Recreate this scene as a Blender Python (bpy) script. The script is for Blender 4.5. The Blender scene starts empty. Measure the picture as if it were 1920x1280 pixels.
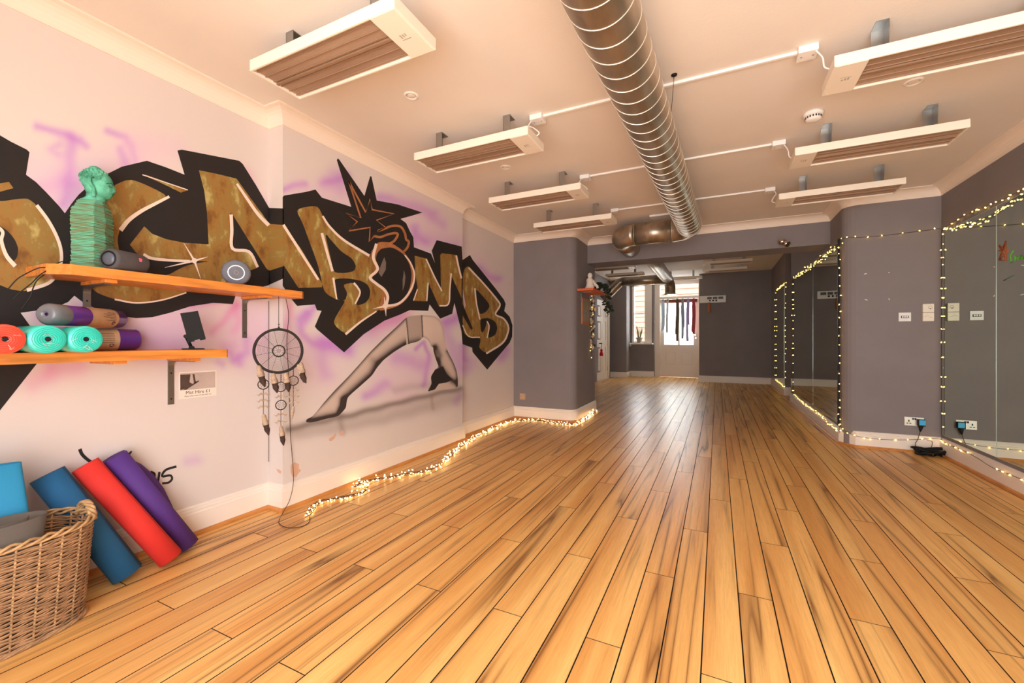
import bpy, bmesh, math, random
import numpy as np
from mathutils import Vector, Matrix
from mathutils.geometry import tessellate_polygon
random.seed(7); rng = np.random.default_rng(7)
scene = bpy.context.scene
C = scene.collection
PI = math.pi

# ------------------------------------------------------------------ camera, world, light, exposure
F = 792.7; TH = math.atan(385 / F); CH = 1.1; HOR = 638.0
SN, CS = math.sin(TH), math.cos(TH)
cam = bpy.data.cameras.new('camera'); cam.sensor_width = 36; cam.lens = F / 1920 * 36
cam.shift_y = -2 / 1920; cam.clip_start = 0.02
camo = bpy.data.objects.new('camera', cam); C.objects.link(camo)
camo.location = (0, 0, CH); camo.rotation_euler = (PI / 2, 0, TH)
scene.camera = camo

world = bpy.data.worlds.new('overcast_sky'); scene.world = world; world.use_nodes = True
bg = world.node_tree.nodes['Background']; bg.inputs[0].default_value = (0.93, 0.97, 1.0, 1); bg.inputs[1].default_value = 2.2

def area(name, loc, rot, sx, sy, power, col):
    l = bpy.data.lights.new(name, 'AREA'); l.shape = 'RECTANGLE'; l.size = sx; l.size_y = sy; l.energy = power; l.color = col
    o = bpy.data.objects.new(name, l); C.objects.link(o); o.location = loc; o.rotation_euler = rot
    return o
# daylight through the shop-front glazing behind the camera (light points to +Y) and through the far door and window
area('shopfront_daylight', (0.2, -0.74, 1.06), (PI / 2, 0, 0), 3.0, 1.75, 62, (0.95, 0.975, 1.0))
bounce_sun = bpy.data.lights.new('bounce_sun', 'SUN'); bounce_sun.energy = 8; bounce_sun.angle = math.radians(1.0); bounce_sun.color = (1.0, .95, .87)  # added sun: lights the unseen floor, which bounces it onto the ceiling
suno = bpy.data.objects.new('bounce_sun', bounce_sun); C.objects.link(suno); suno.rotation_euler = (math.radians(25), 0, math.radians(-4))
area('door_daylight', (-1.03, 13.75, 1.75), (-PI / 2, 0, 0), 0.95, 1.9, 60, (0.9, 0.96, 1.0))
area('window_daylight', (-2.1, 13.62, 1.9), (-PI / 2, 0, 0), 0.45, 1.6, 22, (0.9, 0.96, 1.0))

scene.view_settings.view_transform = 'Standard'; scene.view_settings.look = 'None'
scene.view_settings.gamma = 1; scene.view_settings.use_curve_mapping = False
scene.view_settings.exposure = 0.69
scene.cycles.max_bounces = 10; scene.cycles.diffuse_bounces = 6; scene.cycles.glossy_bounces = 5
scene.cycles.sample_clamp_indirect = 6; scene.cycles.use_denoising = True

# ------------------------------------------------------------------ measuring helpers (photo pixel -> point on a known plane)
def ray(u, v):
    a = (u - 960) / F; b = (HOR - v) / F
    return (-SN + a * CS, CS + a * SN, b)
def onX(u, v, x):
    r = ray(u, v); t = x / r[0]; return Vector((x, r[1] * t, CH + r[2] * t))
def onY(u, v, y):
    r = ray(u, v); t = y / r[1]; return Vector((r[0] * t, y, CH + r[2] * t))
def onZ(u, v, z):
    r = ray(u, v); t = (z - CH) / r[2]; return Vector((r[0] * t, r[1] * t, z))
def proj(x, y, z):
    fw = -SN * x + CS * y; rt = CS * x + SN * y
    return 960 + F * rt / fw, HOR - F * (z - CH) / fw

# ------------------------------------------------------------------ materials
def lin(c):
    return tuple(((v / 255) / 12.92 if v / 255 <= .04045 else ((v / 255 + .055) / 1.055) ** 2.4) for v in c)
MATS = {}
def mat(name, rgb, rough=.6, metal=0., noise=0., scale=8., stretch=(1, 1, 1), bump=0., bscale=80., spec=.5, emit=0., coords='Object', rgb2=None, coat=0., trans=0.):
    if name in MATS: return MATS[name]
    m = bpy.data.materials.new(name); m.use_nodes = True; MATS[name] = m
    nt = m.node_tree; b = nt.nodes['Principled BSDF']; L = nt.links
    c = lin(rgb); b.inputs['Base Color'].default_value = (*c, 1); b.inputs['Roughness'].default_value = rough
    b.inputs['Metallic'].default_value = metal; b.inputs['Specular IOR Level'].default_value = spec
    b.inputs['Coat Weight'].default_value = coat; b.inputs['Transmission Weight'].default_value = trans
    if noise or bump:
        tc = nt.nodes.new('ShaderNodeTexCoord'); mp = nt.nodes.new('ShaderNodeMapping')
        mp.inputs['Scale'].default_value = stretch; L.new(tc.outputs[coords], mp.inputs[0])
    if noise:
        n = nt.nodes.new('ShaderNodeTexNoise'); n.inputs['Scale'].default_value = scale; n.inputs['Detail'].default_value = 5
        L.new(mp.outputs[0], n.inputs['Vector'])
        r = nt.nodes.new('ShaderNodeValToRGB')
        d = lin(rgb2) if rgb2 else tuple(v * (1 - noise) for v in c)
        r.color_ramp.elements[0].color = (*d, 1); r.color_ramp.elements[1].color = (*(c if rgb2 else tuple(min(1, v * (1 + noise * .5)) for v in c)), 1)
        r.color_ramp.elements[0].position = .32; r.color_ramp.elements[1].position = .68
        L.new(n.outputs['Fac'], r.inputs[0]); L.new(r.outputs[0], b.inputs['Base Color'])
    if bump:
        n2 = nt.nodes.new('ShaderNodeTexNoise'); n2.inputs['Scale'].default_value = bscale; n2.inputs['Detail'].default_value = 3
        L.new(mp.outputs[0], n2.inputs['Vector'])
        bp = nt.nodes.new('ShaderNodeBump'); bp.inputs['Strength'].default_value = bump; bp.inputs['Distance'].default_value = .01
        L.new(n2.outputs['Fac'], bp.inputs['Height']); L.new(bp.outputs[0], b.inputs['Normal'])
    if emit:
        b.inputs['Emission Color'].default_value = (*c, 1); b.inputs['Emission Strength'].default_value = emit
    return m
WHITEWALL = (220, 209, 203)
mat('ceiling_paint', (234, 225, 215), .9, noise=.03, scale=2, bump=.05, bscale=60)
mat('cornice_paint', (243, 228, 212), .8)
mat('grey_paint', (135, 127, 127), .85, noise=.05, scale=3, bump=.06, bscale=90)
mat('skirting_paint', (242, 230, 217), .45)
mat('white_gloss', (240, 233, 222), .35)
mat('heater_white', (243, 232, 214), .4)
mat('steel', (170, 170, 168), .35, 1.)
mat('galvanised', (192, 178, 158), .36, .9, noise=.3, scale=9, stretch=(1, .4, 1), bump=.02, bscale=14)
mat('seam_steel', (225, 218, 205), .3, .6)
mat('bracket_steel', (150, 147, 142), .4, .9)
mat('dark_metal', (50, 48, 48), .4, .8)
mat('chrome', (200, 190, 180), .12, 1.)
mat('mirror_glass', (212, 222, 210), .0, 1.)
mat('mirror_edge', (205, 225, 212), .2)
mat('black_plastic', (22, 20, 20), .6, spec=.3)
mat('black_paint', (30, 24, 22), .75, noise=.15, scale=3)
mat('mural_white', (240, 218, 200), .8)
mat('mural_rust', (176, 112, 66), .8, noise=.2, scale=14)
mat('mural_sheen', (120, 105, 95), .8)
mat('plaster_bare', (214, 172, 146), .9)
mat('pencil_pink', (215, 190, 200), .8)
mat('pine', (226, 140, 62), .45, noise=.3, scale=6, stretch=(9, 1, 9), coat=.15)
mat('skirting_wood', (206, 138, 72), .4, noise=.2, scale=5, stretch=(9, 1.5, 9))
mat('subfloor', (36, 22, 12), .9)
mat('wire_black', (30, 26, 22), .6)
mat('wire_brown', (70, 48, 34), .7)
mat('bulb_lit', (255, 214, 146), .3, emit=7.5)
mat('bulb_lit_right', (255, 200, 96), .3, emit=6)
mat('wicker', (178, 138, 100), .7, noise=.35, scale=30)
mat('wicker_light', (200, 160, 112), .65, noise=.3, scale=30)
mat('mat_navy', (22, 92, 138), .75, bump=.1, bscale=300)
mat('mat_red', (226, 52, 44), .75, bump=.1, bscale=300)
mat('mat_purple', (84, 48, 132), .75, bump=.1, bscale=300)
mat('mat_blue', (38, 140, 186), .75, bump=.1, bscale=300)
mat('mat_grey', (104, 96, 88), .85, bump=.1, bscale=300)
mat('mat_turquoise', (52, 208, 190), .35, coat=.4, noise=.12, scale=30)
mat('mat_coral', (240, 84, 62), .35, coat=.4, noise=.12, scale=30)
mat('mat_purple_wrapped', (92, 46, 140), .3, coat=.5)
mat('kraft', (200, 164, 128), .6, noise=.1, scale=40)
mat('cling_film', (215, 210, 208), .15)
mat('film_grey', (112, 112, 116), .25)
mat('ink', (60, 44, 38), .8)
mat('patina', (108, 200, 168), .8, noise=.5, scale=26, rgb2=(62, 140, 110), bump=.4, bscale=60)
mat('patina_rust', (96, 190, 156), .85, noise=.5, scale=9, stretch=(1.5, 1.5, 14), rgb2=(122, 104, 58), bump=.4, bscale=40)
mat('patina_line', (36, 84, 70), .8)
mat('speaker_grey', (82, 78, 80), .75, bump=.3, bscale=400)
mat('speaker_cone', (88, 92, 104), .35)
mat('puck_grey', (112, 114, 124), .8, bump=.3, bscale=500)
mat('ring_white', (250, 250, 248), .4, emit=.6)
mat('badge_red_glow', (240, 60, 70), .4, emit=1.2)  # red of the speaker logo with a glow added; the badge is no lamp
mat('paper', (240, 228, 214), .8)
mat('photo_light', (196, 178, 168), .7, noise=.12, scale=12)
mat('photo_dark', (84, 66, 58), .7, noise=.3, scale=30)
mat('ring_black', (44, 36, 34), .8, bump=.3, bscale=200)
mat('feather_pale', (190, 164, 140), .9, noise=.25, scale=60)
mat('feather_dark', (70, 50, 42), .9, noise=.3, scale=60)
mat('bead', (116, 62, 44), .4)
mat('box_cream', (238, 230, 214), .45)
mat('mark_beige', (180, 168, 150), .6)  # beige of emblems, dial marks and the speaker centre ring
mat('socket_steel', (196, 186, 174), .35, .7)
mat('plug_blue', (66, 178, 226), .4)
mat('white_plastic', (244, 240, 236), .4)
mat('door_paint', (236, 224, 210), .5)
mat('pot', (198, 188, 176), .7, noise=.12, scale=20)
mat('soil', (60, 44, 32), .9)
mat('leaf_green', (72, 110, 52), .6, noise=.3, scale=30)
mat('leaf_dark', (40, 52, 34), .6, noise=.3, scale=30)
mat('strap_blue', (190, 206, 224), .85); mat('strap_grey', (196, 198, 198), .85); mat('strap_brown', (92, 80, 64), .85)
mat('strap_slate', (146, 154, 168), .85); mat('strap_lilac', (164, 148, 196), .85); mat('strap_maroon', (160, 66, 64), .85)
mat('rail_wood', (136, 62, 34), .5, noise=.2, scale=20)
mat('orange_wood', (222, 104, 48), .5, noise=.15, scale=12)
mat('plaster_white', (232, 220, 206), .7, bump=.3, bscale=60)
mat('tassel_red', (214, 30, 62), .8)
mat('shell', (206, 188, 170), .6, noise=.2, scale=40)
mat('pen_orange', (176, 92, 48), .7); mat('pen_green', (96, 176, 62), .7); mat('pen_teal', (92, 132, 112), .7)
mat('wall_chip', (226, 220, 216), .9)
mat('frame_orange', (196, 116, 78), .6)
mat('picture_print', (120, 140, 122), .7, noise=.8, scale=14, rgb2=(176, 152, 118))
mat('weatherboard', (176, 140, 122), .8, noise=.06, scale=3)
mat('outdoor_ground', (200, 196, 188), .9)
mat('handle_wood', (190, 116, 66), .5)
mat('dim_pane', (78, 76, 70), .3)

def gold_material():
    m = bpy.data.materials.new('gold_spray_paint'); m.use_nodes = True; nt = m.node_tree; L = nt.links; b = nt.nodes['Principled BSDF']
    b.inputs['Roughness'].default_value = .6; b.inputs['Metallic'].default_value = .15
    tc = nt.nodes.new('ShaderNodeTexCoord'); mp = nt.nodes.new('ShaderNodeMapping'); mp.inputs['Scale'].default_value = (1, 8, 4.5)
    L.new(tc.outputs['Object'], mp.inputs[0])
    n = nt.nodes.new('ShaderNodeTexNoise'); n.inputs['Scale'].default_value = 1.6; n.inputs['Detail'].default_value = 7; n.inputs['Roughness'].default_value = .6
    L.new(mp.outputs[0], n.inputs['Vector'])
    r = nt.nodes.new('ShaderNodeValToRGB'); e = r.color_ramp.elements
    e[0].position = .34; e[0].color = (*lin((126, 84, 36)), 1); e[1].position = .72; e[1].color = (*lin((202, 186, 122)), 1)
    x = e.new(.47); x.color = (*lin((160, 118, 56)), 1); x = e.new(.56); x.color = (*lin((152, 124, 64)), 1); x = e.new(.62); x.color = (*lin((178, 154, 88)), 1)
    L.new(n.outputs['Fac'], r.inputs[0]); L.new(r.outputs[0], b.inputs['Base Color'])
    MATS['gold'] = m
gold_material()

def vcol_material(name, rough):
    m = bpy.data.materials.new(name); m.use_nodes = True; nt = m.node_tree
    a = nt.nodes.new('ShaderNodeVertexColor'); a.layer_name = 'paint'
    b = nt.nodes['Principled BSDF']; b.inputs['Roughness'].default_value = rough
    nt.links.new(a.outputs[0], b.inputs['Base Color']); MATS[name] = m
vcol_material('mural_wall', .85)

def floor_material():
    m = bpy.data.materials.new('strand_floor'); m.use_nodes = True; nt = m.node_tree; L = nt.links; N = nt.nodes.new
    b = nt.nodes['Principled BSDF']
    tc = N('ShaderNodeTexCoord'); oi = N('ShaderNodeObjectInfo'); geo = N('ShaderNodeNewGeometry')
    rmul = N('ShaderNodeMath'); rmul.operation = 'MULTIPLY'; rmul.inputs[1].default_value = 57.
    L.new(oi.outputs['Random'], rmul.inputs[0])
    cmb = N('ShaderNodeCombineXYZ'); L.new(rmul.outputs[0], cmb.inputs[0]); L.new(rmul.outputs[0], cmb.inputs[2])
    add = N('ShaderNodeVectorMath'); add.operation = 'ADD'; L.new(tc.outputs['Object'], add.inputs[0]); L.new(cmb.outputs[0], add.inputs[1])
    def noise(sc, scale, detail, rough=.5, dist=0.):
        mp = N('ShaderNodeMapping'); mp.inputs['Scale'].default_value = sc; L.new(add.outputs[0], mp.inputs[0])
        n = N('ShaderNodeTexNoise'); n.inputs['Scale'].default_value = scale; n.inputs['Detail'].default_value = detail
        n.inputs['Roughness'].default_value = rough; n.inputs['Distortion'].default_value = dist
        L.new(mp.outputs[0], n.inputs['Vector']); return n
    def ramp(src, stops):
        r = N('ShaderNodeValToRGB'); e = r.color_ramp.elements
        while len(e) < len(stops): e.new(.5)
        for k, (p, c) in enumerate(stops): e[k].position = p; e[k].color = (*c, 1)
        L.new(src, r.inputs[0]); return r
    # base tone: broad, per board
    n1 = noise((7, .35, 1), 1.3, 3)
    base = ramp(n1.outputs['Fac'], [(.3, lin((218, 154, 82))), (.7, lin((246, 198, 122)))])
    # fine grain
    n2 = noise((190, 7, 1), 1., 4, .75)
    g = ramp(n2.outputs['Fac'], [(.38, (.78, .73, .66)), (.58, (1, 1, 1))])
    mx = N('ShaderNodeMix'); mx.data_type = 'RGBA'; mx.blend_type = 'MULTIPLY'; mx.inputs[0].default_value = .55
    L.new(base.outputs[0], mx.inputs[6]); L.new(g.outputs[0], mx.inputs[7])
    # long dark streaks: isolines of a stretched noise
    n3 = noise((8, .2, 1), 1., 1.5, .45, 0.)
    s1 = N('ShaderNodeMath'); s1.operation = 'SUBTRACT'; s1.inputs[1].default_value = .5; L.new(n3.outputs['Fac'], s1.inputs[0])
    s2 = N('ShaderNodeMath'); s2.operation = 'ABSOLUTE'; L.new(s1.outputs[0], s2.inputs[0])
    st = ramp(s2.outputs[0], [(0., (1, 1, 1)), (.006, (.6, .6, .6)), (.022, (.22, .22, .22)), (.05, (0, 0, 0))])
    n4 = noise((4, .5, 1), 1.5, 2)
    gate = ramp(n4.outputs['Fac'], [(.4, (0, 0, 0)), (.55, (1, 1, 1))])
    mul = N('ShaderNodeMath'); mul.operation = 'MULTIPLY'; L.new(st.outputs[0], mul.inputs[0]); L.new(gate.outputs[0], mul.inputs[1])
    n5 = noise((17, .3, 1), 1., 1.5, .5, 0.)
    t1 = N('ShaderNodeMath'); t1.operation = 'SUBTRACT'; t1.inputs[1].default_value = .52; L.new(n5.outputs['Fac'], t1.inputs[0])
    t2 = N('ShaderNodeMath'); t2.operation = 'ABSOLUTE'; L.new(t1.outputs[0], t2.inputs[0])
    st2 = ramp(t2.outputs[0], [(0., (.5, .5, .5)), (.012, (.25, .25, .25)), (.04, (0, 0, 0))])
    n6 = noise((5, .8, 1), 1.2, 1)
    gate2 = ramp(n6.outputs['Fac'], [(.5, (0, 0, 0)), (.62, (1, 1, 1))])
    m5 = N('ShaderNodeMath'); m5.operation = 'MULTIPLY'; L.new(st2.outputs[0], m5.inputs[0]); L.new(gate2.outputs[0], m5.inputs[1])
    mxs = N('ShaderNodeMath'); mxs.operation = 'MAXIMUM'; L.new(mul.outputs[0], mxs.inputs[0]); L.new(m5.outputs[0], mxs.inputs[1])
    mul2 = N('ShaderNodeMath'); mul2.operation = 'MULTIPLY'; mul2.inputs[1].default_value = .9; L.new(mxs.outputs[0], mul2.inputs[0])
    mx2 = N('ShaderNodeMix'); mx2.data_type = 'RGBA'; L.new(mul2.outputs[0], mx2.inputs[0])
    L.new(mx.outputs[2], mx2.inputs[6]); mx2.inputs[7].default_value = (*lin((112, 64, 28)), 1)
    # board-to-board tint
    hv = N('ShaderNodeHueSaturation'); vm = N('ShaderNodeMapRange'); vm.inputs[3].default_value = .95; vm.inputs[4].default_value = 1.06
    L.new(oi.outputs['Random'], vm.inputs[0]); L.new(vm.outputs[0], hv.inputs['Value']); L.new(mx2.outputs[2], hv.inputs['Color'])
    L.new(hv.outputs[0], b.inputs['Base Color'])
    b.inputs['Roughness'].default_value = .34; b.inputs['Specular IOR Level'].default_value = .4
    MATS['floor'] = m
floor_material()

def glass_material():
    m = bpy.data.materials.new('window_glass'); m.use_nodes = True; nt = m.node_tree; nt.nodes.clear()
    o = nt.nodes.new('ShaderNodeOutputMaterial'); mx = nt.nodes.new('ShaderNodeMixShader'); t = nt.nodes.new('ShaderNodeBsdfTransparent')
    g = nt.nodes.new('ShaderNodeBsdfGlossy'); g.inputs['Roughness'].default_value = .02; mx.inputs[0].default_value = .08
    nt.links.new(t.outputs[0], mx.inputs[1]); nt.links.new(g.outputs[0], mx.inputs[2]); nt.links.new(mx.outputs[0], o.inputs[0]); MATS['glass'] = m
    m = bpy.data.materials.new('frosted_glass'); m.use_nodes = True; nt = m.node_tree; nt.nodes.clear()
    o = nt.nodes.new('ShaderNodeOutputMaterial'); mx = nt.nodes.new('ShaderNodeMixShader'); t = nt.nodes.new('ShaderNodeBsdfTransparent')
    g = nt.nodes.new('ShaderNodeBsdfTranslucent'); g.inputs[0].default_value = (.95, .97, .93, 1); mx.inputs[0].default_value = .6
    nt.links.new(t.outputs[0], mx.inputs[1]); nt.links.new(g.outputs[0], mx.inputs[2]); nt.links.new(mx.outputs[0], o.inputs[0]); MATS['frosted'] = m
glass_material()

# ------------------------------------------------------------------ mesh builder
class MB:
    def __init__(s): s.v = []; s.f = []; s.sm = []; s.mi = []; s.cur = 0
    def add(s, vs, fs, smooth=False):
        n = len(s.v); s.v += [tuple(p) for p in vs]
        for f in fs: s.f.append([i + n for i in f]); s.sm.append(smooth); s.mi.append(s.cur)
        return s
    def box(s, x0, x1, y0, y1, z0, z1):
        v = [(x0, y0, z0), (x1, y0, z0), (x1, y1, z0), (x0, y1, z0), (x0, y0, z1), (x1, y0, z1), (x1, y1, z1), (x0, y1, z1)]
        return s.add(v, [(3, 2, 1, 0), (4, 5, 6, 7), (0, 1, 5, 4), (1, 2, 6, 5), (2, 3, 7, 6), (3, 0, 4, 7)])
    def obox(s, c, ax, ay, az, hx, hy, hz):
        c = Vector(c); ax = Vector(ax).normalized() * hx; ay = Vector(ay).normalized() * hy; az = Vector(az).normalized() * hz
        v = [c + i * ax + j * ay + k * az for k in (-1, 1) for j in (-1, 1) for i in (-1, 1)]
        return s.add(v, [(2, 3, 1, 0), (4, 5, 7, 6), (0, 1, 5, 4), (1, 3, 7, 5), (3, 2, 6, 7), (2, 0, 4, 6)])
    def rbox(s, x0, x1, y0, y1, z0, z1, r=.004):      # box with chamfered edges along all three axes
        bm = bmesh.new(); bmesh.ops.create_cube(bm, size=1)
        for v in bm.verts: v.co = Vector(((x0 + x1) / 2 + v.co.x * (x1 - x0), (y0 + y1) / 2 + v.co.y * (y1 - y0), (z0 + z1) / 2 + v.co.z * (z1 - z0)))
        bmesh.ops.bevel(bm, geom=list(bm.edges), offset=r, segments=2, affect='EDGES', profile=.6)
        bm.verts.index_update(); s.add([v.co for v in bm.verts], [[v.index for v in f.verts] for f in bm.faces]); bm.free(); return s
    def tube(s, pts, r, n=8, cap=True, smooth=True, closed=False):
        pts = [Vector(p) for p in pts]; m = len(pts)
        rs = r if isinstance(r, (list, tuple)) else [r] * m
        d0 = (pts[1] - pts[0]).normalized(); up = Vector((0, 0, 1)) if abs(d0.z) < .9 else Vector((1, 0, 0))
        a = d0.cross(up).normalized(); vs = []; prev = d0
        for i, p in enumerate(pts):
            if closed: d = (pts[(i + 1) % m] - pts[i - 1])
            else: d = pts[min(i + 1, m - 1)] - pts[max(i - 1, 0)]
            d = d.normalized() if d.length > 1e-9 else prev
            a = (a - a.dot(d) * d); a = a.normalized() if a.length > 1e-6 else d.orthogonal().normalized(); b = d.cross(a); prev = d
            for k in range(n):
                t = 2 * PI * k / n; vs.append(p + rs[i] * (math.cos(t) * a + math.sin(t) * b))
        fs = []
        for i in range(m if closed else m - 1):
            j = (i + 1) % m
            for k in range(n): fs.append((i * n + k, i * n + (k + 1) % n, j * n + (k + 1) % n, j * n + k))
        s.add(vs, fs, smooth)
        if cap and not closed:
            base = len(s.v) - m * n
            for ring, rev in ((0, True), (m - 1, False)):
                f = [base + ring * n + k for k in range(n)]
                s.f.append(f[::-1] if rev else f); s.sm.append(False); s.mi.append(s.cur)
        return s
    def cyl(s, p0, p1, r, n=24, smooth=True, r1=None): return s.tube([p0, p1], [r, r1 if r1 is not None else r], n, True, smooth)
    def lathe(s, prof, n=32, axis=(0, 0, 1), org=(0, 0, 0), smooth=True, cap=True):
        axis = Vector(axis).normalized(); a = axis.orthogonal().normalized(); b = axis.cross(a); org = Vector(org)
        vs = [org + axis * z + r * (math.cos(2 * PI * k / n) * a + math.sin(2 * PI * k / n) * b) for r, z in prof for k in range(n)]
        fs = [(i * n + k, i * n + (k + 1) % n, (i + 1) * n + (k + 1) % n, (i + 1) * n + k) for i in range(len(prof) - 1) for k in range(n)]
        s.add(vs, fs, smooth)
        if cap:
            base = len(s.v) - len(vs); m = len(prof)
            for ring, rev in ((0, True), (m - 1, False)):
                f = [base + ring * n + k for k in range(n)]; s.f.append(f[::-1] if rev else f); s.sm.append(False); s.mi.append(s.cur)
        return s
    def sphere(s, c, r, n=12, m=8, sc=(1, 1, 1), axes=None):
        c = Vector(c); A = axes or (Vector((1, 0, 0)), Vector((0, 1, 0)), Vector((0, 0, 1))); vs = []; fs = []
        for i in range(m + 1):
            p = PI * i / m
            for k in range(n):
                t = 2 * PI * k / n
                vs.append(c + r * (A[0] * sc[0] * math.sin(p) * math.cos(t) + A[1] * sc[1] * math.sin(p) * math.sin(t) + A[2] * sc[2] * math.cos(p)))
        for i in range(m):
            for k in range(n): fs.append((i * n + k, (i + 1) * n + k, (i + 1) * n + (k + 1) % n, i * n + (k + 1) % n))
        return s.add(vs, fs, True)
    def prism(s, poly, z0, z1):      # plan polygon (counter-clockwise) extruded in z
        n = len(poly); v = [(x, y, z0) for x, y in poly] + [(x, y, z1) for x, y in poly]
        return s.add(v, [tuple(range(n))[::-1], tuple(range(n, 2 * n))] + [(i, (i + 1) % n, n + (i + 1) % n, n + i) for i in range(n)])
    def mesh(s, name, mats):
        me = bpy.data.meshes.new(name); me.from_pydata(s.v, [], s.f); 
        for m in (mats if isinstance(mats, (list, tuple)) else [mats]): me.materials.append(MATS[m])
        me.polygons.foreach_set('use_smooth', s.sm); me.polygons.foreach_set('material_index', s.mi); me.update(); return me
    def build(s, name, m, parent=None, **kw):
        o = bpy.data.objects.new(name, s.mesh(name, m)); C.objects.link(o)
        if parent: o.parent = parent; o.matrix_parent_inverse = parent.matrix_basis.inverted() if kw.pop('world', True) else Matrix()
        for k, v in kw.items(): o[k] = v
        return o
def tag(o, label, cat=None, group=None, kind=None):
    o['label'] = label
    if cat: o['category'] = cat
    if group: o['group'] = group
    if kind: o['kind'] = kind
    return o
def thing(name, label, cat, loc=(0, 0, 0), group=None, kind=None):
    o = bpy.data.objects.new(name, None); C.objects.link(o); o.location = loc; o.empty_display_size = .05
    return tag(o, label, cat, group, kind)
def dup(root, loc, label=None, rotz=None):
    r = root.copy(); C.objects.link(r); r.location = loc
    if rotz is not None: r.rotation_euler = (0, 0, rotz)
    if label: r['label'] = label
    for ch in list(root.children):
        c = ch.copy(); C.objects.link(c); c.parent = r
        for g in ch.children:
            d = g.copy(); C.objects.link(d); d.parent = c
    return r
def struct(name, mb, m, label, cat, parent=None):
    return tag(mb.build(name, m, parent), label, cat, kind='structure')

def sweep(path, prof, side=1.):          # profile (offset into the room, z) along a plan polyline with mitres; room on the right-hand side
    P = [Vector(p) for p in path]; n = len(P); mb = MB(); rows = []
    for i in range(n):
        d0 = (P[i] - P[i - 1]).normalized() if i else None; d1 = (P[i + 1] - P[i]).normalized() if i < n - 1 else None
        d0 = d0 or d1; d1 = d1 or d0
        n0 = Vector((d0.y, -d0.x)); n1 = Vector((d1.y, -d1.x)); k = n0 + n1
        k = k / max(.2, (1 + n0.dot(n1)))
        rows.append([(P[i].x + k.x * o, P[i].y + k.y * o, z) for o, z in prof])
    m = len(prof)
    fs = [(i * m + j, i * m + (j + 1) % m, (i + 1) * m + (j + 1) % m, (i + 1) * m + j) for i in range(n - 1) for j in range(m)]
    fs += [tuple(range(m))[::-1], tuple((n - 1) * m + j for j in range(m))]
    mb.add([p for r in rows for p in r], fs); return mb
def catmull(pts, n=8):
    P = [Vector(p) for p in pts]; P = [2 * P[0] - P[1]] + P + [2 * P[-1] - P[-2]]; out = []
    for i in range(1, len(P) - 2):
        for k in range(n):
            t = k / n; a, b, c, d = P[i - 1], P[i], P[i + 1], P[i + 2]
            out.append(.5 * ((2 * b) + (c - a) * t + (2 * a - 5 * b + 4 * c - d) * t * t + (3 * b - a - 3 * c + d) * t ** 3))
    out.append(P[-2]); return out

# ------------------------------------------------------------------ room dimensions
H = 2.585; HF = 2.87
XL = -2.67; XB = -2.53; XL2 = -2.625; YB0 = 1.815; YB1 = 3.96
YP = 5.46; XP = -1.72; YBM = 6.08; YBM1 = 6.5; ZBM = 2.23
XR = 1.945; YPR = 5.48; XM2 = 1.19
BACK = -0.8
def arc(cx, cy, r, a0, a1, n=6): return [(cx + r * math.cos(a0 + (a1 - a0) * i / n), cy + r * math.sin(a0 + (a1 - a0) * i / n)) for i in range(n + 1)]
pier_arc = arc(XP - .12, YP + .12, .12, -PI / 2, 0)            # left pier, rounded corner
col_arc = arc(XM2 + .13, YPR + .13, .13, PI, 1.5 * PI)          # right pier, rounded corner
path_left = [(XL, BACK), (XL, YB0), (XB, YB0), (XB, YB1), (XL2, YB1), (XL2, YP)] + pier_arc + [(XP, YBM)]
path_right = col_arc + [(XR, YPR), (XR, BACK)]

# ------------------------------------------------------------------ floor with separate boards
fl = MB(); fl.box(-3.3, 2.3, BACK - .1, 13.9, -.05, -.014)
floor = struct('floor', fl, 'subfloor', 'honey-coloured wooden strip floor running the length of the studio', 'floor')
BW = .13; BL = 1.715
bm_ = bmesh.new(); bmesh.ops.create_cube(bm_, size=1)
for v in bm_.verts: v.co = Vector((v.co.x * (BW - .0028), v.co.y * (BL - .0016), v.co.z * .014 - .007))
top = [e for e in bm_.edges if all(v.co.z > -.001 for v in e.verts)]
bmesh.ops.bevel(bm_, geom=top, offset=.001, segments=1, affect='EDGES')
board_me = bpy.data.meshes.new('floor_board'); bm_.to_mesh(board_me); bm_.free(); board_me.materials.append(MATS['floor']); board_me.materials.append(MATS['subfloor'])
for p in board_me.polygons: p.material_index = 0 if p.normal.z > .95 else 1
boards = []
for k in range(-19, 23):
    x = -.829 + BW * (k + .5)
    y0 = {0: 1.53, 1: 2.09, 2: 2.667}[k % 3]
    for j in range(-4, 8):
        y = y0 + BL * (j + .5)
        if y + BL / 2 < BACK or y - BL / 2 > 13.75: continue
        if x < XL - .06 and y + BL / 2 < YBM1: continue
        if x > XM2 + .1 and y - BL / 2 > YPR + .1 and not 8.2 < y < 11: continue
        if x > XR + .06: continue
        if x > -.35 and y - BL / 2 > 12.4: continue
        fw = -SN * x + CS * y; rt = CS * x + SN * y
        vis = fw > .6 and abs(rt / fw) < 1.35
        boards.append((0 if vis else 1, math.hypot(x, y), x, y))
boards.sort()
rest = MB(); bv = [tuple(v.co) for v in board_me.vertices]; bf = [tuple(p.vertices) for p in board_me.polygons]
for i, (_, _, x, y) in enumerate(boards):
    if i < 300:
        o = bpy.data.objects.new('floor_board', board_me); C.objects.link(o); o.location = (x, y, 0); o.parent = floor
    else: rest.add([(a + x, b + y, c) for a, b, c in bv], bf)
if rest.v:
    ro = rest.build('floor_boards_remaining', ['floor', 'subfloor'], floor, kind='stuff')
    for p in ro.data.polygons: p.material_index = 0 if p.normal.z > .95 else 1

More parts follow.
